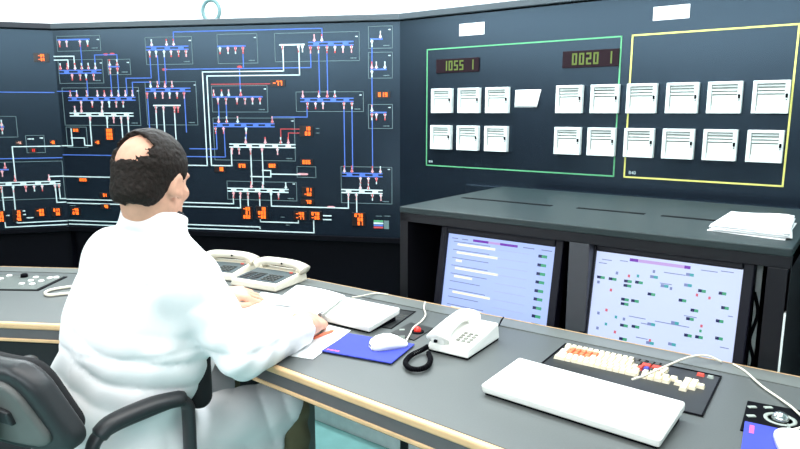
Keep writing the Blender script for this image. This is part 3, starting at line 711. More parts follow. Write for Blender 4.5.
for i, (x, y) in enumerate(((.80, 3), (.80, 4), (.84, 4), (.84, 3), (.84, 5), (.80, 5), (.88, 4), (.76, 4.6), (.80, 6))): key(W*(x+.02), -.034-y*.019, kw*1.1, .018, M_key)
key(W*.865, -.030, kw*1.2, .012, M_keyr, .008); key(W*.925, -.030, kw, .012, M_slot, .007)
# left built-in keyboard, mostly under the papers
q = [dpx(*p) for p in ((322, 318), (386, 332), (416.5, 311), (350, 297))]
# right part only shows: a dark plate with a rim
a, rz, W = dframe((330, 300), (416, 312))
br = dpx(388, 330.5); D = -loc2(a, rz, br)[1]; D = min(D, .19)
kb2 = thing('built_in_keyboard', 'dark keyboard plate sunk in the desk, mostly covered by the left white keyboard', 'keyboard', (a.x, a.y, ZD+.0003), rz)
MB().box(0, W, -D, 0, 0, .001, M_plate).build('base_plate', kb2)
mb = MB()
for b in ((0, W, -.004, 0), (0, W, -D, -D+.004), (W-.004, W, -D, 0)): mb.box(*b, .001, .002, M_black)
mb.build('rim', kb2)
mb = MB()
for k in range(3): mb.box(W-.05, W-.008, -D*.3-.02*k, -D*.3-.02*k+.006, .001, .0018, M_keyd)
mb.build('vent_lines', kb2)

# ---------------------------------------------------------------- trackball plates
q = [dpx(*p) for p in ((391, 333.5), (411, 323.3), (433, 329), (414, 341))]; c = sum(q, Vector())/4
tb = thing('trackball_panel', 'small black panel with a red ball, sunk in the desk beside the white phone', 'trackball', (c.x, c.y, ZD+.0003))
MB().prism([tuple((p-c)[:2]) for p in q], 0, .003, M_plate).build('plate', tb)
p = dpx(417.5, 333)-c; MB().lathe([(.020, .003), (.020, .006), (.014, .007), (.014, .003)], (p.x, p.y, 0), M_black, 20).build('collar', tb)
MB().ball((p.x, p.y, .009), .0115, M_redball).build('ball', tb)
p = dpx(402, 331)-c; MB().box(p.x-.008, p.x+.008, p.y-.005, p.y+.005, .003, .005, M_slot).build('button', tb)
q = [dpx(*p) for p in ((740, 431), (747.5, 402), (815, 414.5), (812, 446))]; c = sum(q, Vector())/4
tb = thing('trackball_panel', 'black panel with chrome trackball at the right edge, under the blue mouse pad', 'trackball', (c.x, c.y, ZD+.0003))
MB().prism([tuple((p-c)[:2]) for p in q], 0, .003, M_black).build('plate', tb)
p = dpx(780, 421)-c
MB().lathe([(.032, .003), (.032, .0045), (.024, .0045), (.024, .003)], (p.x, p.y, 0), M_slot, 28).build('ring', tb)
MB().ball((p.x, p.y, .004), .017, M_chrome).build('ball', tb)
for x, y in ((752, 409), (751, 418), (768, 409.5)):
    p = dpx(x, y)-c; MB().box(p.x-.009, p.x+.009, p.y-.005, p.y+.005, .003, .006, M_slot).build('button', tb, .001)

# ---------------------------------------------------------------- mouse pads and mice
def pad(A, B, D, W, label):
    a, rz, _ = dframe(A, B)
    t = thing('mouse_pad', label, 'mouse pad', (a.x, a.y, ZD+.0036), rz, 'blue mouse pads')
    MB().box(0, W, 0, D, 0, .004, M_pad).build('cloth', t, .0015)
    mb = MB()
    for k in range(7): mb.box(.010+k*.0056, .0142+k*.0056, .010+.002*(k % 3 == 1), .019-.002*(k % 2), .004, .0043, mat('pad_print', lin(215, 90, 140), .7))
    mb.build('printed_mark', t); return a, rz
pa, prz = pad((321.5, 353), (396.5, 366.5), .155, .215, 'blue mouse pad on the desk in front of the white phone')
def mouse(x, y, rz, label, cable, z0):
    p = dpx(x, y, ZD+z0)
    t = thing('computer_mouse', label, 'mouse', p, rz, 'white computer mice')
    prof = [(-.052, .016, .012), (-.046, .026, .022), (-.030, .031, .031), (-.008, .0315, .035), (.014, .030, .032), (.034, .028, .023), (.048, .024, .014), (.054, .016, .009)]
    vs = []; n = 16
    for (xx, hw, hh) in prof:
        for k in range(n): a = PI*k/(n-1); vs.append((xx, hw*math.copysign(abs(math.cos(a))**.7, math.cos(a)), hh*math.sin(a)**.75))
    fs = [(i*n+k, i*n+k+1, (i+1)*n+k+1, (i+1)*n+k) for i in range(len(prof)-1) for k in range(n-1)]+[tuple(range(n)), tuple((len(prof)-1)*n+k for k in range(n))[::-1]]
    fs += [(i*n, (i+1)*n, (i+1)*n+n-1, i*n+n-1) for i in range(len(prof)-1)]
    MB().add(vs, fs, M_white_pl, True).build('shell', t)
    MB().box(.020, .050, -.0006, .0006, .014, .026, M_slot).build('button_gap', t)
    Ri = Matrix.Rotation(-rz, 3, 'Z')
    MB().tube(spline([(.052, 0, .006)]+[tuple(Ri @ (dpx(cx, cy, ZD+cz_)-p)) for cx, cy, cz_ in cable]), .0026, M_beige, 8).build('cable', t)
mp = dpx(388, 347)
mouse(388, 346, math.radians(18), 'white computer mouse on the blue pad beside the red trackball', [(410, 334, .006), (413.5, 327.5, .006), (421, 321.5, .006), (425.5, 315, .006), (424, 308, .008), (425, 302, .02)], .0080)
a, rz = pad((757, 470), (744.5, 424), .21, .21, 'blue mouse pad at the right edge of the photo below the chrome trackball') if False else (None, None)
# right pad: its far left corner shows
q = [dpx(*p) for p in ((744.5, 424), (818, 440))]
rzp = math.atan2(q[1].y-q[0].y, q[1].x-q[0].x); ex = Vector((math.cos(rzp), math.sin(rzp), 0)); ey = Vector((-ex.y, ex.x, 0))
org = q[0]-ey*.17
t = thing('mouse_pad', 'blue mouse pad at the right edge, overlapping the chrome trackball panel', 'mouse pad', (org.x, org.y, ZD+.0036), rzp, 'blue mouse pads')
MB().box(0, .215, 0, .17, 0, .004, M_pad).build('cloth', t, .0015)
mb = MB()
for k in range(7): mb.box(.010, .019, .150-k*.0056, .1542-k*.0056, .004, .0043, MATS['pad_print'])
mb.build('printed_mark', t)
mouse(793, 447, math.radians(72), 'white computer mouse on the blue pad at the right edge', [(806, 424, .012), (795, 410, .010), (782, 400, .006), (762, 386, .006), (745, 371, .006), (733, 364, .006)], .0080)

# ---------------------------------------------------------------- white phone
A, B = (427, 351), (468, 361)
a, rz, W = dframe(A, B); c = dpx(502.5, 340.5); D = loc2(a, rz, c)[1]
ph = thing('desk_phone', 'white phone with handset on its left side and black coiled cord, near the desk edge', 'phone', (a.x, a.y, ZD+.0003), rz)
zf, zb = .028, .052
MB().box(.003, W-.003, .003, D-.003, 0, .006, M_black).build('foot', ph)
MB().hexa([(0, 0, .005), (W, 0, .005), (W, D, .005), (0, D, .005)], [(.004, .004, zf), (W-.004, .004, zf), (W-.004, D-.002, zb), (.004, D-.002, zb)], M_white_pl).build('base', ph, .005, 3)
zz = lambda y: zf+(zb-zf)*(y-.004)/(D-.006)
kp = MB()
for i in range(4): 
    for j in range(3):
        x = W*.52+j*.0165; y = .040+i*.0155
        MB().hexa([(x, y, zz(y)-.001), (x+.012, y, zz(y)-.001), (x+.012, y+.010, zz(y+.01)-.001), (x, y+.010, zz(y+.01)-.001)], [(x+.001, y+.001, zz(y)+.003), (x+.011, y+.001, zz(y)+.003), (x+.011, y+.009, zz(y+.01)+.003), (x+.001, y+.009, zz(y+.01)+.003)], mat('phone_key', lin(120, 120, 110), .5)).build('key', ph)
hx = .032
hp = [(hx, .004, zf+.010), (hx, .022, zf+.022), (hx, .060, zf+.034), (hx, D*.5, zf+.041), (hx, D-.055, zf+.043), (hx, D-.02, zf+.036), (hx, D-.004, zf+.026)]
hs = MB().tube(spline(hp, 5), [.015+.009*abs(2*i/30-1)**2 for i in range(31)], M_white_pl, 14, flat=1.55).build('handset', ph)
for y in (.022, D-.022): MB().box(hx-.024, hx+.024, y-.020, y+.020, zz(y)-.006, zz(y)+.022, M_white_pl).build('handset_rest', ph, .006)
MB().box(hx-.004, hx+.004, -.011, -.004, zf+.006, zf+.013, M_black).build('cord_socket', hs)
Ri = Matrix.Rotation(-rz, 3, 'Z')
path = spline([tuple(Ri @ (dpx(x, y, ZD+z)-Vector((a.x, a.y, ZD)))) for x, y, z in ((428, 346.5, .022), (422, 350, .012), (411, 355.5, .010), (405.5, 362.5, .010), (409.5, 368, .010), (418, 369.5, .010), (427, 366.5, .010), (430.5, 360, .010), (428.5, 353.5, .010))], 22)
hel = []
for i, p in enumerate(path):
    for s in range(4):
        k = i+s/4; j = min(int(k), len(path)-2); q = path[j].lerp(path[j+1], k-j); tn = (path[j+1]-path[j]).normalized(); sd_ = tn.cross(Vector((0, 0, 1))).normalized(); up = sd_.cross(tn)
        ang = k*1.9; hel.append(q+(sd_*math.cos(ang)+up*math.sin(ang))*.0055)
MB().tube(hel, .0021, M_black, 5).build('coiled_cord', ph)
MB().tube(spline([tuple(Ri @ (dpx(x, y, ZD+z)-Vector((a.x, a.y, ZD)))) for x, y, z in ((494, 331, .02), (498, 327, .02), (502, 320, .03), (503.5, 317.5, .035), (501.5, 320, .02), (499, 325.5, .004))], 6), .0022, M_snav if False else M_black, 6).build('line_cord', ph)

# ---------------------------------------------------------------- papers and pencil
def sheet(name, label, cor, z, lift, cat='paper', n=12, m=M_paper, th=.0008):
    q = [dpx(x, y, zc) for (x, y), zc in zip(cor, z)]; c = sum(q, Vector())/4
    vs = []
    for i in range(n+1):
        for j in range(n+1):
            s, r = i/n, j/n; v = q[0]*(1-s)*(1-r)+q[1]*s*(1-r)+q[2]*s*r+q[3]*(1-s)*r
            vs.append((v.x-c.x, v.y-c.y, v.z-c.z+lift(s, r)))
    o = MB().add(vs, [(i*(n+1)+j, (i+1)*(n+1)+j, (i+1)*(n+1)+j+1, i*(n+1)+j+1) for i in range(n) for j in range(n)], m, True).build(name)
    o.location = c; sd = o.modifiers.new('solid', 'SOLIDIFY'); sd.thickness = th; sd.offset = 1
    return tag(o, label, cat)
sheet('paper_sheet', 'white sheet lying on the desk under the man\'s right hand', ((262, 352), (313, 359.5), (351, 330.5), (300, 318)), (ZD+.0012,)*4, lambda s, r: 0)
sheet('paper_sheet', 'white sheet held down under the man\'s left hand, near the beige phones', ((222, 318), (292, 334), (326, 308), (262, 292)), (ZD+.004, ZD+.040, ZD+.054, ZD+.006), lambda s, r: .006*math.sin(PI*s)*r)
sheet('open_booklet', 'open white booklet lying on the left white keyboard', ((272, 304), (322, 315), (345, 296.5), (297, 286)), (ZD+.036, ZD+.038, ZD+.050, ZD+.050), lambda s, r: .010*(1-abs(2*s-1))**.5*1 if False else .006*math.sin(PI*s), cat='booklet', th=.004)
p0_, p1_ = dpx(313.5, 338.2, ZD+.006), dpx(332, 331, ZD+.006)
dv = (p1_-p0_); Ln = dv.length; rzq = math.atan2(dv.y, dv.x)
pn = thing('pencil', 'orange pencil lying on the white sheet by the man\'s right hand', 'pencil', (p0_.x, p0_.y, ZD+.0065), rzq)
MB().tube([(0, 0, 0), (Ln, 0, 0)], .0045, M_pencil, 6).build('shaft', pn)
MB().tube([(Ln, 0, 0), (Ln+.014, 0, 0)], [.0045, .0008], M_wood, 6).build('tip', pn)
# ------------------------------------------------------------------ soft shapes: distance fields meshed with surface nets
class Vol:
    def __init__(s, lo, hi, h):
        s.lo = np.array(lo, float); s.h = h; s.n = [int(math.ceil((hi[i]-lo[i])/h))+1 for i in range(3)]
        s.D = np.full(s.n, .5, np.float32)
        s.ax = [s.lo[i]+h*np.arange(s.n[i]) for i in range(3)]
    def sub(s, lo, hi):
        i0 = [max(0, int((lo[i]-s.lo[i])/s.h)) for i in range(3)]; i1 = [min(s.n[i], int((hi[i]-s.lo[i])/s.h)+2) for i in range(3)]
        sl = tuple(slice(a, b) for a, b in zip(i0, i1))
        g = np.meshgrid(*[s.ax[i][sl[i]] for i in range(3)], indexing='ij'); return sl, g
    def comb(s, sl, d, k, op):
        A = s.D[sl]
        if op == 'cut': d = -d
        if k > 0:
            h = np.maximum(k-np.abs(A-d), 0)/k; e = h*h*k*.25
            R = np.minimum(A, d)-e if op == 'add' else np.maximum(A, d)+e
        else: R = np.minimum(A, d) if op == 'add' else np.maximum(A, d)
        s.D[sl] = R
    def cone(s, a, b, ra, rb, k=.02, op='add', flat=None):
        a, b = np.array(a, float), np.array(b, float); m = max(ra, rb)+k+.02
        sl, g = s.sub(np.minimum(a, b)-m, np.maximum(a, b)+m)
        ab = b-a; L = max(ab@ab, 1e-9); p = [g[i]-a[i] for i in range(3)]
        t = np.clip((p[0]*ab[0]+p[1]*ab[1]+p[2]*ab[2])/L, 0, 1)
        d = np.sqrt(sum((p[i]-t*ab[i])**2 for i in range(3)))-(ra+(rb-ra)*t)
        s.comb(sl, d, k, op)
    def ell(s, c, r, R=None, k=.02, op='add'):
        c = np.array(c, float); r = np.array(r, float); m = r.max()+k+.02
        sl, g = s.sub(c-m, c+m); p = np.stack([g[i]-c[i] for i in range(3)], -1)
        if R is not None: p = p @ np.array(R)               # rows of world -> local (R columns are local axes)
        k0 = np.sqrt(((p/r)**2).sum(-1)); k1 = np.sqrt(((p/r**2)**2).sum(-1))+1e-9
        s.comb(sl, k0*(k0-1)/k1, k, op)
    def mesh(s):
        D = s.D; I = (D < 0); n = s.n
        cnt = np.zeros([k-1 for k in n], np.uint8)
        for dx in (0, 1):
            for dy in (0, 1):
                for dz in (0, 1): cnt += I[dx:n[0]-1+dx, dy:n[1]-1+dy, dz:n[2]-1+dz]
        act = np.argwhere((cnt > 0) & (cnt < 8)); idx = np.full(cnt.shape, -1, np.int32); idx[tuple(act.T)] = np.arange(len(act))
        cor = [(x, y, z) for x in (0, 1) for y in (0, 1) for z in (0, 1)]
        val = np.stack([D[tuple((act+np.array(c)).T)] for c in cor], 1)
        S = np.zeros((len(act), 3)); N = np.zeros(len(act))
        for i, a in enumerate(cor):
            for j, b in enumerate(cor):
                if j > i and sum(abs(a[q]-b[q]) for q in range(3)) == 1:
                    va, vb = val[:, i], val[:, j]; m = (va < 0) != (vb < 0); t = np.where(m, va/np.where(m, va-vb, 1), 0)
                    S += m[:, None]*(np.array(a)+t[:, None]*(np.array(b)-np.array(a))); N += m
        V = s.lo+(act+S/N[:, None])*s.h; F = []
        for ax in range(3):
            o1, o2 = [(1, 2), (2, 0), (0, 1)][ax]
            sh = [slice(1, k-1) for k in n]; sh[ax] = slice(0, n[ax]-1)
            sh2 = list(sh); sh2[ax] = slice(1, n[ax])
            A, B = I[tuple(sh)], I[tuple(sh2)]
            E = np.argwhere(A != B); 
            if not len(E): continue
            fl = A[tuple(E.T)]; E = E+np.array([sh[q].start for q in range(3)])
            d1 = np.zeros(3, int); d2 = np.zeros(3, int); d1[o1] = 1; d2[o2] = 1
            q = np.stack([idx[tuple((E-a).T)] for a in (d1+d2, d2, 0*d1, d1)], 1)
            q[~fl] = q[~fl][:, ::-1]; F.append(q)
        return V, np.concatenate(F)
def vol_obj(parts, name, m, parent=None, org=(0, 0, 0), smooth=0):
    Vs, Fs, o = [], [], 0
    for V, F in parts: Vs.append(V); Fs.append(F+o); o += len(V)
    V = np.concatenate(Vs)-np.array(org); F = np.concatenate(Fs)
    me = bpy.data.meshes.new(name); me.from_pydata(V.tolist(), [], F.tolist()); me.materials.append(m)
    me.polygons.foreach_set('use_smooth', [True]*len(me.polygons)); me.update()
    ob = bpy.data.objects.new(name, me); C.objects.link(ob)
    if parent: ob.parent = parent
    if smooth: s = ob.modifiers.new('smooth', 'SMOOTH'); s.iterations = smooth; s.factor = .5
    return ob
A3 = lambda *v: np.array(v, float)

# ------------------------------------------------------------------ person
az = math.radians(28); Fw = A3(math.sin(az), math.cos(az), 0); Rt = A3(math.cos(az), -math.sin(az), 0); Up = A3(0, 0, 1)
Pv = A3(-.760, 1.60, .575); Nk = A3(-.640, 1.63, 1.105)
RB = np.stack([Rt, Fw, Up], 1)
shR = Nk+.118*Rt-.125*Up; shL = Nk-.168*Rt-.095*Up+.01*Fw
elR = A3(-.405, 1.545, .805); wrR = A3(-.268, 1.755, .788)
elL = A3(-.80, 1.90, .85); wrL = A3(-.630, 2.075, .795)
hiR = Pv+.09*Rt-.055*Up; hiL = Pv-.09*Rt-.05*Up
knR = A3(-.350, 1.865, .512); knL = A3(-.60, 1.99, .52)
anR = A3(-.335, 1.87, .10); anL = A3(-.575, 1.96, .10)
# head frame: turned a little to the right, bowed over the desk
hy, hp_ = math.radians(17), math.radians(-16)
RH = np.array((Matrix.Rotation(-hy, 3, 'Z') @ Matrix.Rotation(hp_, 3, 'X')))
Hc = A3(-.632, 1.635, 1.236)
H = lambda x, y, z: Hc+RH @ A3(x, y, z)
def head_shape(v):
    v.ell(H(0, -.012, .018), (.077, .097, .090), RH, k=0)
    v.ell(H(0, .030, -.050), (.060, .062, .066), RH, k=.03)
    v.ell(H(0, .062, -.088), (.030, .026, .022), RH, k=.03)                 # chin
    v.cone(H(-.052, .00, -.072), H(-.022, .064, -.094), .018, .016, .03); v.cone(H(.052, .00, -.072), H(.022, .064, -.094), .018, .016, .03)
    v.ell(H(0, .078, .018), (.052, .016, .012), RH, k=.02)                  # brow
    for s in (-1, 1):
        v.ell(H(.030*s, .096, -.002), (.016, .012, .011), RH, k=.010, op='cut')  # eye socket
        v.ell(H(.042*s, .066, -.030), (.020, .018, .016), RH, k=.02)        # cheek
        v.ell(H(.030*s, .077, -.002), (.0125, .0115, .0115), RH, k=.002)    # eyeball
    v.cone(H(0, .090, .006), H(0, .108, -.032), .007, .010, .012); v.ell(H(0, .100, -.038), (.016, .011, .008), RH, k=.008)
    v.ell(H(0, .088, -.058), (.022, .008, .005), RH, k=.006); v.ell(H(0, .087, -.068), (.019, .008, .006), RH, k=.006)
    v.ell(H(0, .098, -.063), (.020, .010, .0018), RH, k=.003, op='cut')
    for s in (-1, 1):
        Re = RH @ np.array(Euler((math.radians(-10), 0, math.radians(-22*s))).to_matrix())
        v.ell(H(.080*s, -.010, -.022), (.0085, .019, .032), Re, k=.008)
        v.ell(H(.0915*s, -.006, -.020), (.0065, .010, .019), Re, k=.006, op='cut')
        v.ell(H(.083*s, .004, -.046), (.007, .008, .010), Re, k=.006)
def hand(v, W, d, up, side, curl, spread=1, thumb=(.6, .35), spl=.1):
    """wrist W, pointing d, back of hand up, thumb towards side"""
    d, up = d/np.linalg.norm(d), up/np.linalg.norm(up); side = side/np.linalg.norm(side)
    P = lambda x, y, z: W+d*x+side*y+up*z
    for y, x in ((.030, .088), (.010, .092), (-.010, .088), (-.028, .080)): v.cone(P(.005, y*.55, 0), P(x*.98, y, .002), .015, .0115, .012)
    v.cone(P(-.05, 0, 0), P(.01, 0, 0), .025, .023, .02)
    for i, (y, x, L) in enumerate(((.031, .088, (.042, .026, .020)), (.010, .092, (.046, .029, .021)), (-.011, .088, (.042, .027, .020)), (-.030, .080, (.033, .021, .018)))):
        p = P(x, y, .002); a = 0; dd = d+side*(y*spl*8)
        dd /= np.linalg.norm(dd); r = .0096-.0004*i
        for s, l in enumerate(L):
            a += curl[i]*(.75, 1.05, .7)[s]
            q = p+(dd*math.cos(a)-up*math.sin(a))*l; v.cone(p, q, r-.0007*s, r-.0007*(s+1), .004); p = q
    p = P(.018, .026, -.006); q = P(.052, .054, -.014); v.cone(p, q, .0145, .0115, .012)
    q2 = q+(d*math.cos(thumb[0])-side*math.sin(thumb[0])*.5-up*thumb[1])*.032; v.cone(q, q2, .0110, .0098, .005)
    q3 = q2+(d*math.cos(thumb[0]+.3)-side*math.sin(thumb[0]+.3)-up*thumb[1])*.026; v.cone(q2, q3, .0095, .0075, .005)
body = []
v = Vol((-1.02, 1.25, -.0), (-.15, 2.20, 1.40), .005)
head_shape(v)
v.cone(Nk+A3(0, .0, -.04), H(0, -.030, -.055), .062, .056, .03); v.cone(Nk-.05*Up, Nk-.10*Up+.0*Fw, .062, .070, .03)
mid = (Pv+Nk)/2
v.ell(Nk-.14*Up-.02*Rt, (.135, .095, .125), RB, .05); v.ell(mid, (.14, .10, .18), RB, .05); v.ell(Pv+.02*Up, (.16, .12, .12), RB, .05)
for sh, el, wr in ((shR, elR, wrR), (shL, elL, wrL)):
    v.cone(sh, el, .050, .040, .03); v.cone(el, wr, .040, .027, .01); v.cone(Nk-.05*Up, sh, .06, .05, .03)
for hi, kn, an in ((hiR, knR, anR), (hiL, knL, anL)): v.cone(hi, kn, .072, .052, .03); v.cone(kn, an, .054, .036, .01); v.cone(an, an+.16*Fw+A3(0, 0, -.055), .034, .028, .01)
dR = A3(.10, .90, -.12); hand(v, wrR+A3(.006, .026, 0), dR, A3(.50, -.10, .86), A3(-.86, .10, .5), (.75, .85, .9, .95), thumb=(.5, .2))
dL = A3(.86, .38, -.10); hand(v, wrL+A3(.02, .01, 0), dL, A3(-.1, -.35, .92), A3(.38, -.86, -.3), (.62, .55, .55, .6), thumb=(.25, .05))
person = vol_obj([v.mesh()], 'person', M_skin, None, (Pv[0], Pv[1], 0), 2)
person.location = (Pv[0], Pv[1], 0)
tag(person, 'balding man in white coat seated at the desk, seen from behind, hands on papers', 'person')
ORG = (Pv[0], Pv[1], 0)
# hair with a bald crown
v = Vol(Hc-.16, Hc+.16, .003)
v.ell(H(0, -.014, .022), (.0845, .105, .0985), RH, k=0)
v.ell(H(0, -.060, -.055), (.060, .045, .040), RH, k=.04)
sl = (slice(None),)*3; g = np.meshgrid(*v.ax, indexing='ij'); q = np.stack([g[i]-Hc[i] for i in range(3)], -1) @ RH
x, y, z = q[..., 0], q[..., 1], q[..., 2]
wob = .006*np.sin(x*190+2)*np.sin(y*170+1)+.005*np.sin(z*230+x*120)+.003*np.sin(x*420+z*390)*np.sin(y*400)
fr = y-(.030+.42*np.maximum(z, -.02)-.9*np.maximum(-.02-z, 0))+wob*.5              # keep hair behind this
lo_ = -(z+.082-.75*np.maximum(y+.045, 0)-.0*x)+wob*.5                               # keep hair above this
ear = .024-np.sqrt((np.abs(x)-.085)**2*.4+(y-.004)**2+(z+.022)**2*.5)
bc = A3(-.006, -.095, .056); bald = 1-np.sqrt(((x-bc[0])/.058)**2+((y-bc[1])/.050)**2+((z-bc[2])/.042)**2)
rs_ = np.random.RandomState(4); nz_ = rs_.rand(*x.shape)-.5
for a_ in range(3): nz_ = (nz_+np.roll(nz_, 1, a_)+np.roll(nz_, -1, a_))/3
bald = bald*.048+wob*.7+nz_*.03
d = np.maximum(np.maximum(v.D, fr), np.maximum(lo_, np.maximum(ear, bald)))
d = np.maximum(d, -(np.sqrt((x/.070)**2+((y+.012)/.088)**2+((z-.018)/.080)**2)-1)*.075)    # hollow inside
d = d+nz_*.012
v.D = d.astype(np.float32)
vol_obj([v.mesh()], 'hair', M_hair, person, ORG, 1)
# eyebrows
for s in (-1, 1):
    MB().tube([H(.016*s, .094, .018)-A3(*ORG), H(.032*s, .092, .023)-A3(*ORG), H(.046*s, .083, .018)-A3(*ORG)], [.0025, .0032, .0015], M_hair, 6).build('eyebrow', person)
    MB().ball(H(.031*s, .0875, -.002)-A3(*ORG), .0035, M_black, 8, 6).build('iris', person)
# coat
v = Vol((-1.05, 1.18, .28), (-.12, 2.18, 1.22), .0065)
v.ell(Nk-.155*Up-.01*Fw-.022*Rt, (.160, .118, .155), RB, k=0)
v.ell(Nk-.080*Up-.025*Fw-.025*Rt, (.135, .085, .080), RB, .05)
v.ell(mid-.02*Fw-.014*Rt-.03*Up, (.187, .130, .22), RB, .06)
v.ell(mid+.105*Rt+.05*Fw-.06*Up, (.085, .10, .13), RB, .06)
v.ell(Pv+.04*Up-.012*Rt, (.198, .160, .17), RB, .08)
v.ell(Pv-.08*Up-.01*Rt, (.215, .175, .13), RB, .06)
for sh, el, wr, k in ((shR, elR, wrR, 1), (shL, elL, wrL, 0)):
    v.cone(Nk-.05*Up, sh-.0*Up, .058, .064, .06)
    v.cone(sh-.005*Up, el+(.010*Fw-.012*Up), .068, .064, .05); v.cone(el+(.010*Fw-.012*Up), wr-(wr-el)*.10, .064, .043, .02)
v.cone(hiR, knR-(knR-hiR)*.08, .100, .080, .05); v.cone(hiL, knL-(knL-hiL)*.10, .100, .082, .05)
v.cone(hiR+.035*Rt-.10*Up+.05*Fw, knR+.03*Rt-.12*Up-(knR-hiR)*.20, .055, .040, .06)
v.cone(Pv-.13*Rt-.12*Up-.10*Fw, Pv+.13*Rt-.12*Up-.10*Fw, .07, .07, .06)
# collar
def ring(v, c, R, rx, ry, r, hgt, k):
    sl, g = v.sub(np.array(c)-.16, np.array(c)+.16); p = np.stack([g[i]-c[i] for i in range(3)], -1) @ R
    a = np.sqrt((p[..., 0]/rx)**2+(p[..., 1]/ry)**2)+1e-6
    d = np.sqrt(((a-1)*min(rx, ry))**2+(np.maximum(np.abs(p[..., 2])-hgt, 0))**2)-r
    v.comb(sl, d, k, 'add')
RC = RB @ np.array(Matrix.Rotation(math.radians(-20), 3, 'X'))
ring(v, Nk+.012*Up+.004*Fw, RC, .072, .076, .010, .022, .018)
# cloth folds
g = np.meshgrid(*v.ax, indexing='ij'); p = np.stack([g[i]-Pv[i] for i in range(3)], -1) @ RB
x, y, z = p[..., 0], p[..., 1], p[..., 2]
def bell(t, c, w): return np.exp(-((t-c)/w)**2)
crease = lambda t: 1.2-2*np.abs(np.sin(t))**.55
fold = .0060*crease(46*(z+.30*np.abs(x-.05)+.18*y)+1.5*np.sin(9*x+3*y)+.8*np.sin(23*x))*bell(z, .20, .085)*(.45+.55*bell(x, .12, .16))
fold += .0045*crease(28*(z*.7-.9*x)+2*np.sin(9*y)+.6*np.sin(31*z))*bell(z, .36, .10)*bell(x, .20, .10)
fold += .0028*np.sin(38*x+9*z+2*np.sin(11*z))*(.25+bell(z, .05, .12))
fold += .0050*crease(33*(x+.5*y)+12*z+np.sin(20*y))*bell(z, -.04, .10)*bell(y, .25, .22)
fold += .0022*np.sin(41*x+29*y)*np.sin(37*z-17*x)
e = np.array(elR-Pv) @ RB
fold += .0042*np.sin(85*((x-e[0])*.3+(y-e[1])*.9-(z-e[2])*.8))*np.exp(-(((x-e[0])**2+(y-e[1])**2+(z-e[2])**2)/.012))
w2 = np.array((elR*.45+wrR*.55)-Pv) @ RB
fold += .0022*crease(42*((y-w2[1])*1.0+(x-w2[0])*.2+.4*z))*np.exp(-(((x-w2[0])**2+(y-w2[1])**2+(z-w2[2])**2)/.010))
v.D += fold.astype(np.float32)
# waist belt line across the back and the centre back seam
v.D += (.004*bell(z, .235, .005)+.0035*np.maximum(0, 1-np.abs(x+.0)/.006)*(z > .1)*(y < 0)).astype(np.float32)
coat = vol_obj([v.mesh()], 'coat', M_coat, person, ORG, 1); coat['label'] = 'white cotton work coat'
# dark collar of the pullover, dark cloth at the waist
v = Vol(Nk-A3(.14, .14, .09), Nk+A3(.14, .14, .13), .004)
ring(v, Nk+.026*Up+.006*Fw, RC, .064, .068, .006, .020, 0)
o = vol_obj([v.mesh()], 'pullover_collar', M_shirt, person, ORG, 1)
v = Vol(Pv+A3(-.3, -.3, -.2), Pv+A3(.55, .55, .35), .006)
c0 = A3(-.535, 1.60, .700)
v.cone(c0+.06*Up+.01*Rt, c0-.045*Up+.0*Fw, .028, .034, .02)
o = vol_obj([v.mesh()], 'pullover_hem', M_shirt, person, ORG, 1)
# trousers and shoes
v = Vol((-1.0, 1.3, .06), (-.15, 2.2, .68), .006)
for hi, kn, an in ((hiR, knR, anR), (hiL, knL, anL)):
    v.cone(hi, kn, .080, .062, .03); v.cone(kn+.002*Fw, an+.02*Up, .062, .054, .02)
g = np.meshgrid(*v.ax, indexing='ij'); v.D += (.004*np.sin(g[2]*75+g[0]*40+2*np.sin(g[1]*30))).astype(np.float32)
vol_obj([v.mesh()], 'trousers', M_trous, person, ORG, 1)
v = Vol((-1.0, 1.5, -.01), (-.05, 2.3, .16), .005)
for an in (anR, anL):
    v.cone(an+A3(0, 0, -.04)-.04*Fw, an+A3(0, 0, -.052)+.15*Fw, .046, .042, .02); v.cone(an, an-.03*Up, .05, .05, .02)
g = np.meshgrid(*v.ax, indexing='ij'); v.D = np.maximum(v.D, .001-g[2]).astype(np.float32)
V_, F_ = v.mesh(); vol_obj([(V_, F_)], 'shoes', M_shoe, person, ORG, 0)

# ------------------------------------------------------------------ office chair
cz_ = math.radians(25); CFw = A3(math.sin(cz_), math.cos(cz_), 0); CRt = A3(math.cos(cz_), -math.sin(cz_), 0)
seat_c = A3(-.820, 1.61, 0)
ch = thing('office_chair', 'black office chair with open loop armrests under the seated man', 'chair', tuple(seat_c), -cz_)
# local: x right, y forward
def rbox(v, c, half, r, R=None, bendx=0, taper=0):
    sl, g = v.sub(np.array(c)-max(half)-.06, np.array(c)+max(half)+.06); p = np.stack([g[i]-c[i] for i in range(3)], -1)
    if R is not None: p = p @ R
    x = p[..., 0]/(1-taper*p[..., 2]/half[2]); y = p[..., 1]-bendx*p[..., 0]**2; z = p[..., 2]
    # rounded outline in x,z, then thickness in y
    rc = min(half[0], half[2])*.55
    qx = np.abs(x)-half[0]+rc; qz = np.abs(z)-half[2]+rc
    d2 = np.sqrt(np.maximum(qx, 0)**2+np.maximum(qz, 0)**2)+np.minimum(np.maximum(qx, qz), 0)-rc
    wy = np.abs(y)-half[1]
    a, b = d2+r, wy+r
    d = np.minimum(np.maximum(a, b), 0)+np.sqrt(np.maximum(a, 0)**2+np.maximum(b, 0)**2)-r
    v.comb(sl, d, .004, 'add'); return sl, g
Rb = np.array(Matrix.Rotation(math.radians(12), 3, 'X'))
bc_ = A3(.010, -.262, .757)
v = Vol((-.32, -.44, .56), (.32, -.10, .98), .005); rbox(v, bc_, (.196, .028, .110), .020, Rb, .55, .22); sh_ = v.mesh()
o = vol_obj([sh_], 'backrest', M_chair, ch, (0, 0, 0), 1)
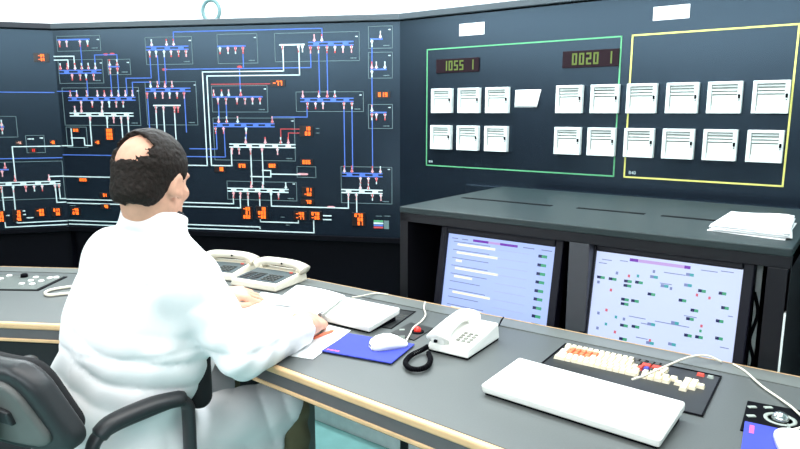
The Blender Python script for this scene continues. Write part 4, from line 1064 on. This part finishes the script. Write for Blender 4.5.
v = Vol((-.32, -.44, .56), (.32, -.10, .98), .005); rbox(v, bc_+Rb @ A3(0, -.030, 0), (.160, .010, .080), .008, Rb, .55, .22)
o2 = vol_obj([v.mesh()], 'back_panel', M_chairp, o, (0, 0, 0), 1)
v = Vol((-.32, -.44, .56), (.32, -.06, .98), .005); rbox(v, bc_+Rb @ A3(0, .034, 0), (.172, .022, .096), .018, Rb, .55, .22)
vol_obj([v.mesh()], 'back_cushion', M_chairf, o, (0, 0, 0), 1)
# bracket and stem
mb = MB(); pb = lambda x, y, z: tuple(bc_+Rb @ A3(x+.045, y+.008, z))
mb.hexa([pb(.0, -.060, -.012), pb(.065, -.052, -.020), pb(.065, -.038, -.020), pb(.0, -.040, -.012)], [pb(.0, -.060, .030), pb(.060, -.052, .012), pb(.060, -.038, .012), pb(.0, -.040, .030)], M_chair)
mb.hexa([pb(-.065, -.052, -.020), pb(-.0, -.060, -.012), pb(-.0, -.040, -.012), pb(-.065, -.038, -.020)], [pb(-.060, -.052, .012), pb(-.0, -.060, .030), pb(-.0, -.040, .030), pb(-.060, -.038, .012)], M_chair)
mb.build('bracket', o, .004)
st_ = MB().tube(spline([pb(0, -.060, .03), pb(0, -.075, -.02), (0, -.30, .62), (0, -.27, .46), (0, -.18, .415), (0, -.02, .41)], 6), .021, M_chair, 12, flat=1.4).build('back_stem', ch)
MB().tube([pb(-.035, -.062, .012), pb(.035, -.062, .012)], .019, M_chair, 14).build('pivot', o)
v = Vol((-.30, -.28, .38), (.30, .30, .52), .006)
R90 = np.array(Matrix.Rotation(PI/2, 3, 'X')); rbox(v, A3(0, .0, .445), (.235, .035, .225), .03, R90)
vol_obj([v.mesh()], 'seat', M_chairf, ch, (0, 0, 0), 1)
MB().box(-.10, .10, -.12, .12, .385, .412, M_chair).build('seat_plate', ch, .008)
def arm(s):
    L = lambda y: s*(.210+.40*(y+.163))
    pts = [(s*.15, .02, .408), (L(.02), .02, .412), (L(.035), .035, .44), (L(.040), .040, 0.625), (L(.036), .036, 0.671), (L(.01), .01, 0.687), (L(-.06), -.06, 0.683), (L(-.14), -.14, 0.671), (L(-.175), -.175, 0.641), (L(-.18), -.18, 0.565), (L(-.16), -.16, .47), (L(-.14), -.14, .412), (s*.15, -.12, .408)]
    t = MB().tube(spline(pts, 6), .0150, M_chair, 12, flat=1.5).build('armrest', ch)
    MB().tube(spline([(L(.032), .032, 0.689), (L(-.04), -.04, 0.695), (L(-.13), -.13, 0.683), (L(-.165), -.165, 0.659)], 6), [.016]+[.020]*17+[.014], M_chair, 12, flat=1.3).build('arm_pad', t)
arm(1); arm(-1)
MB().lathe([(.028, .20), (.028, .385)], (0, 0, 0), M_steel, 16).build('gas_column', ch)
MB().lathe([(.04, .075), (.045, .10), (.036, .20)], (0, 0, 0), M_chair, 16).build('hub', ch)
for k in range(5):
    a = 2*PI*k/5+.3; cs, sn = math.cos(a), math.sin(a)
    lg_ = MB().tube([(.03*cs, .03*sn, .115), (.16*cs, .16*sn, .100), (.29*cs, .29*sn, .078)], [.024, .020, .015], M_chair, 10).build('leg', ch)
    ca = MB()
    for s in (-1, 1): 
        ax = Vector((-sn, cs, 0)); c0_ = Vector((.29*cs, .29*sn, .028))
        ca.tube([c0_+ax*(.006*s), c0_+ax*(.022*s)], .027, M_black, 16)
    ca.tube([c0_+Vector((0, 0, .0)), c0_+Vector((0, 0, .05))], .007, M_steel, 8); ca.tube([c0_-ax*.01, c0_+ax*.01], .008, M_steel, 8)
    ca.build('caster', lg_)

# ------------------------------------------------------------------ lights and view
def area(name, loc, size, power, rot=(0, 0, 0), col=(1, 1, 1)):
    l = bpy.data.lights.new(name, 'AREA'); l.shape = 'RECTANGLE'; l.size, l.size_y = size; l.energy = power; l.color = col
    o = bpy.data.objects.new(name, l); C.objects.link(o); o.location = loc; o.rotation_euler = rot; return o
area('unseen_ceiling_light', (-.3, .9, 2.93), (3.0, 1.2), 70, col=(1, .965, .95))
area('added_band_light', (-1.9, -3.04, 2.62), (6.0, .55), 110, (math.radians(90), 0, 0), (.90, .96, 1))  # added light band, no window: fills the scene, brightens upper panel reflections
area('added_band_light', (-4.84, -.7, 2.62), (4.6, .55), 88, (math.radians(90), 0, math.radians(-90)), (.90, .96, 1))  # second added band without a window, for sheen high on the right panel
area('unseen_ceiling_light', (-.4, 5.0, 2.93), (7, 1.2), 330, col=(.95, 1, 1))  # added behind the panels to blow the back wall out to white
p = FRm.w(-1.1, -.55, 2.93); area('unseen_ceiling_light', p, (2.4, .25), 75, (0, 0, FRm.rz), (.86, .95, 1))  # added strip light, washes the middle panel brighter towards its top
p = FRr.w(1.35, -.55, 2.93); area('unseen_ceiling_light', p, (2.6, .25), 85, (0, 0, FRr.rz), (.86, .95, 1))  # added strip light, the same wash down the right panel
w = bpy.data.worlds.new('world'); bpy.context.scene.world = w; w.use_nodes = True
w.node_tree.nodes['Background'].inputs['Color'].default_value = (.8, .85, .9, 1); w.node_tree.nodes['Background'].inputs['Strength'].default_value = .2
vs_ = bpy.context.scene.view_settings
bpy.context.scene.display_settings.display_device = 'sRGB'
vs_.view_transform = 'Standard'; vs_.look = 'None'; vs_.gamma = 1; vs_.exposure = 0; vs_.use_curve_mapping = False
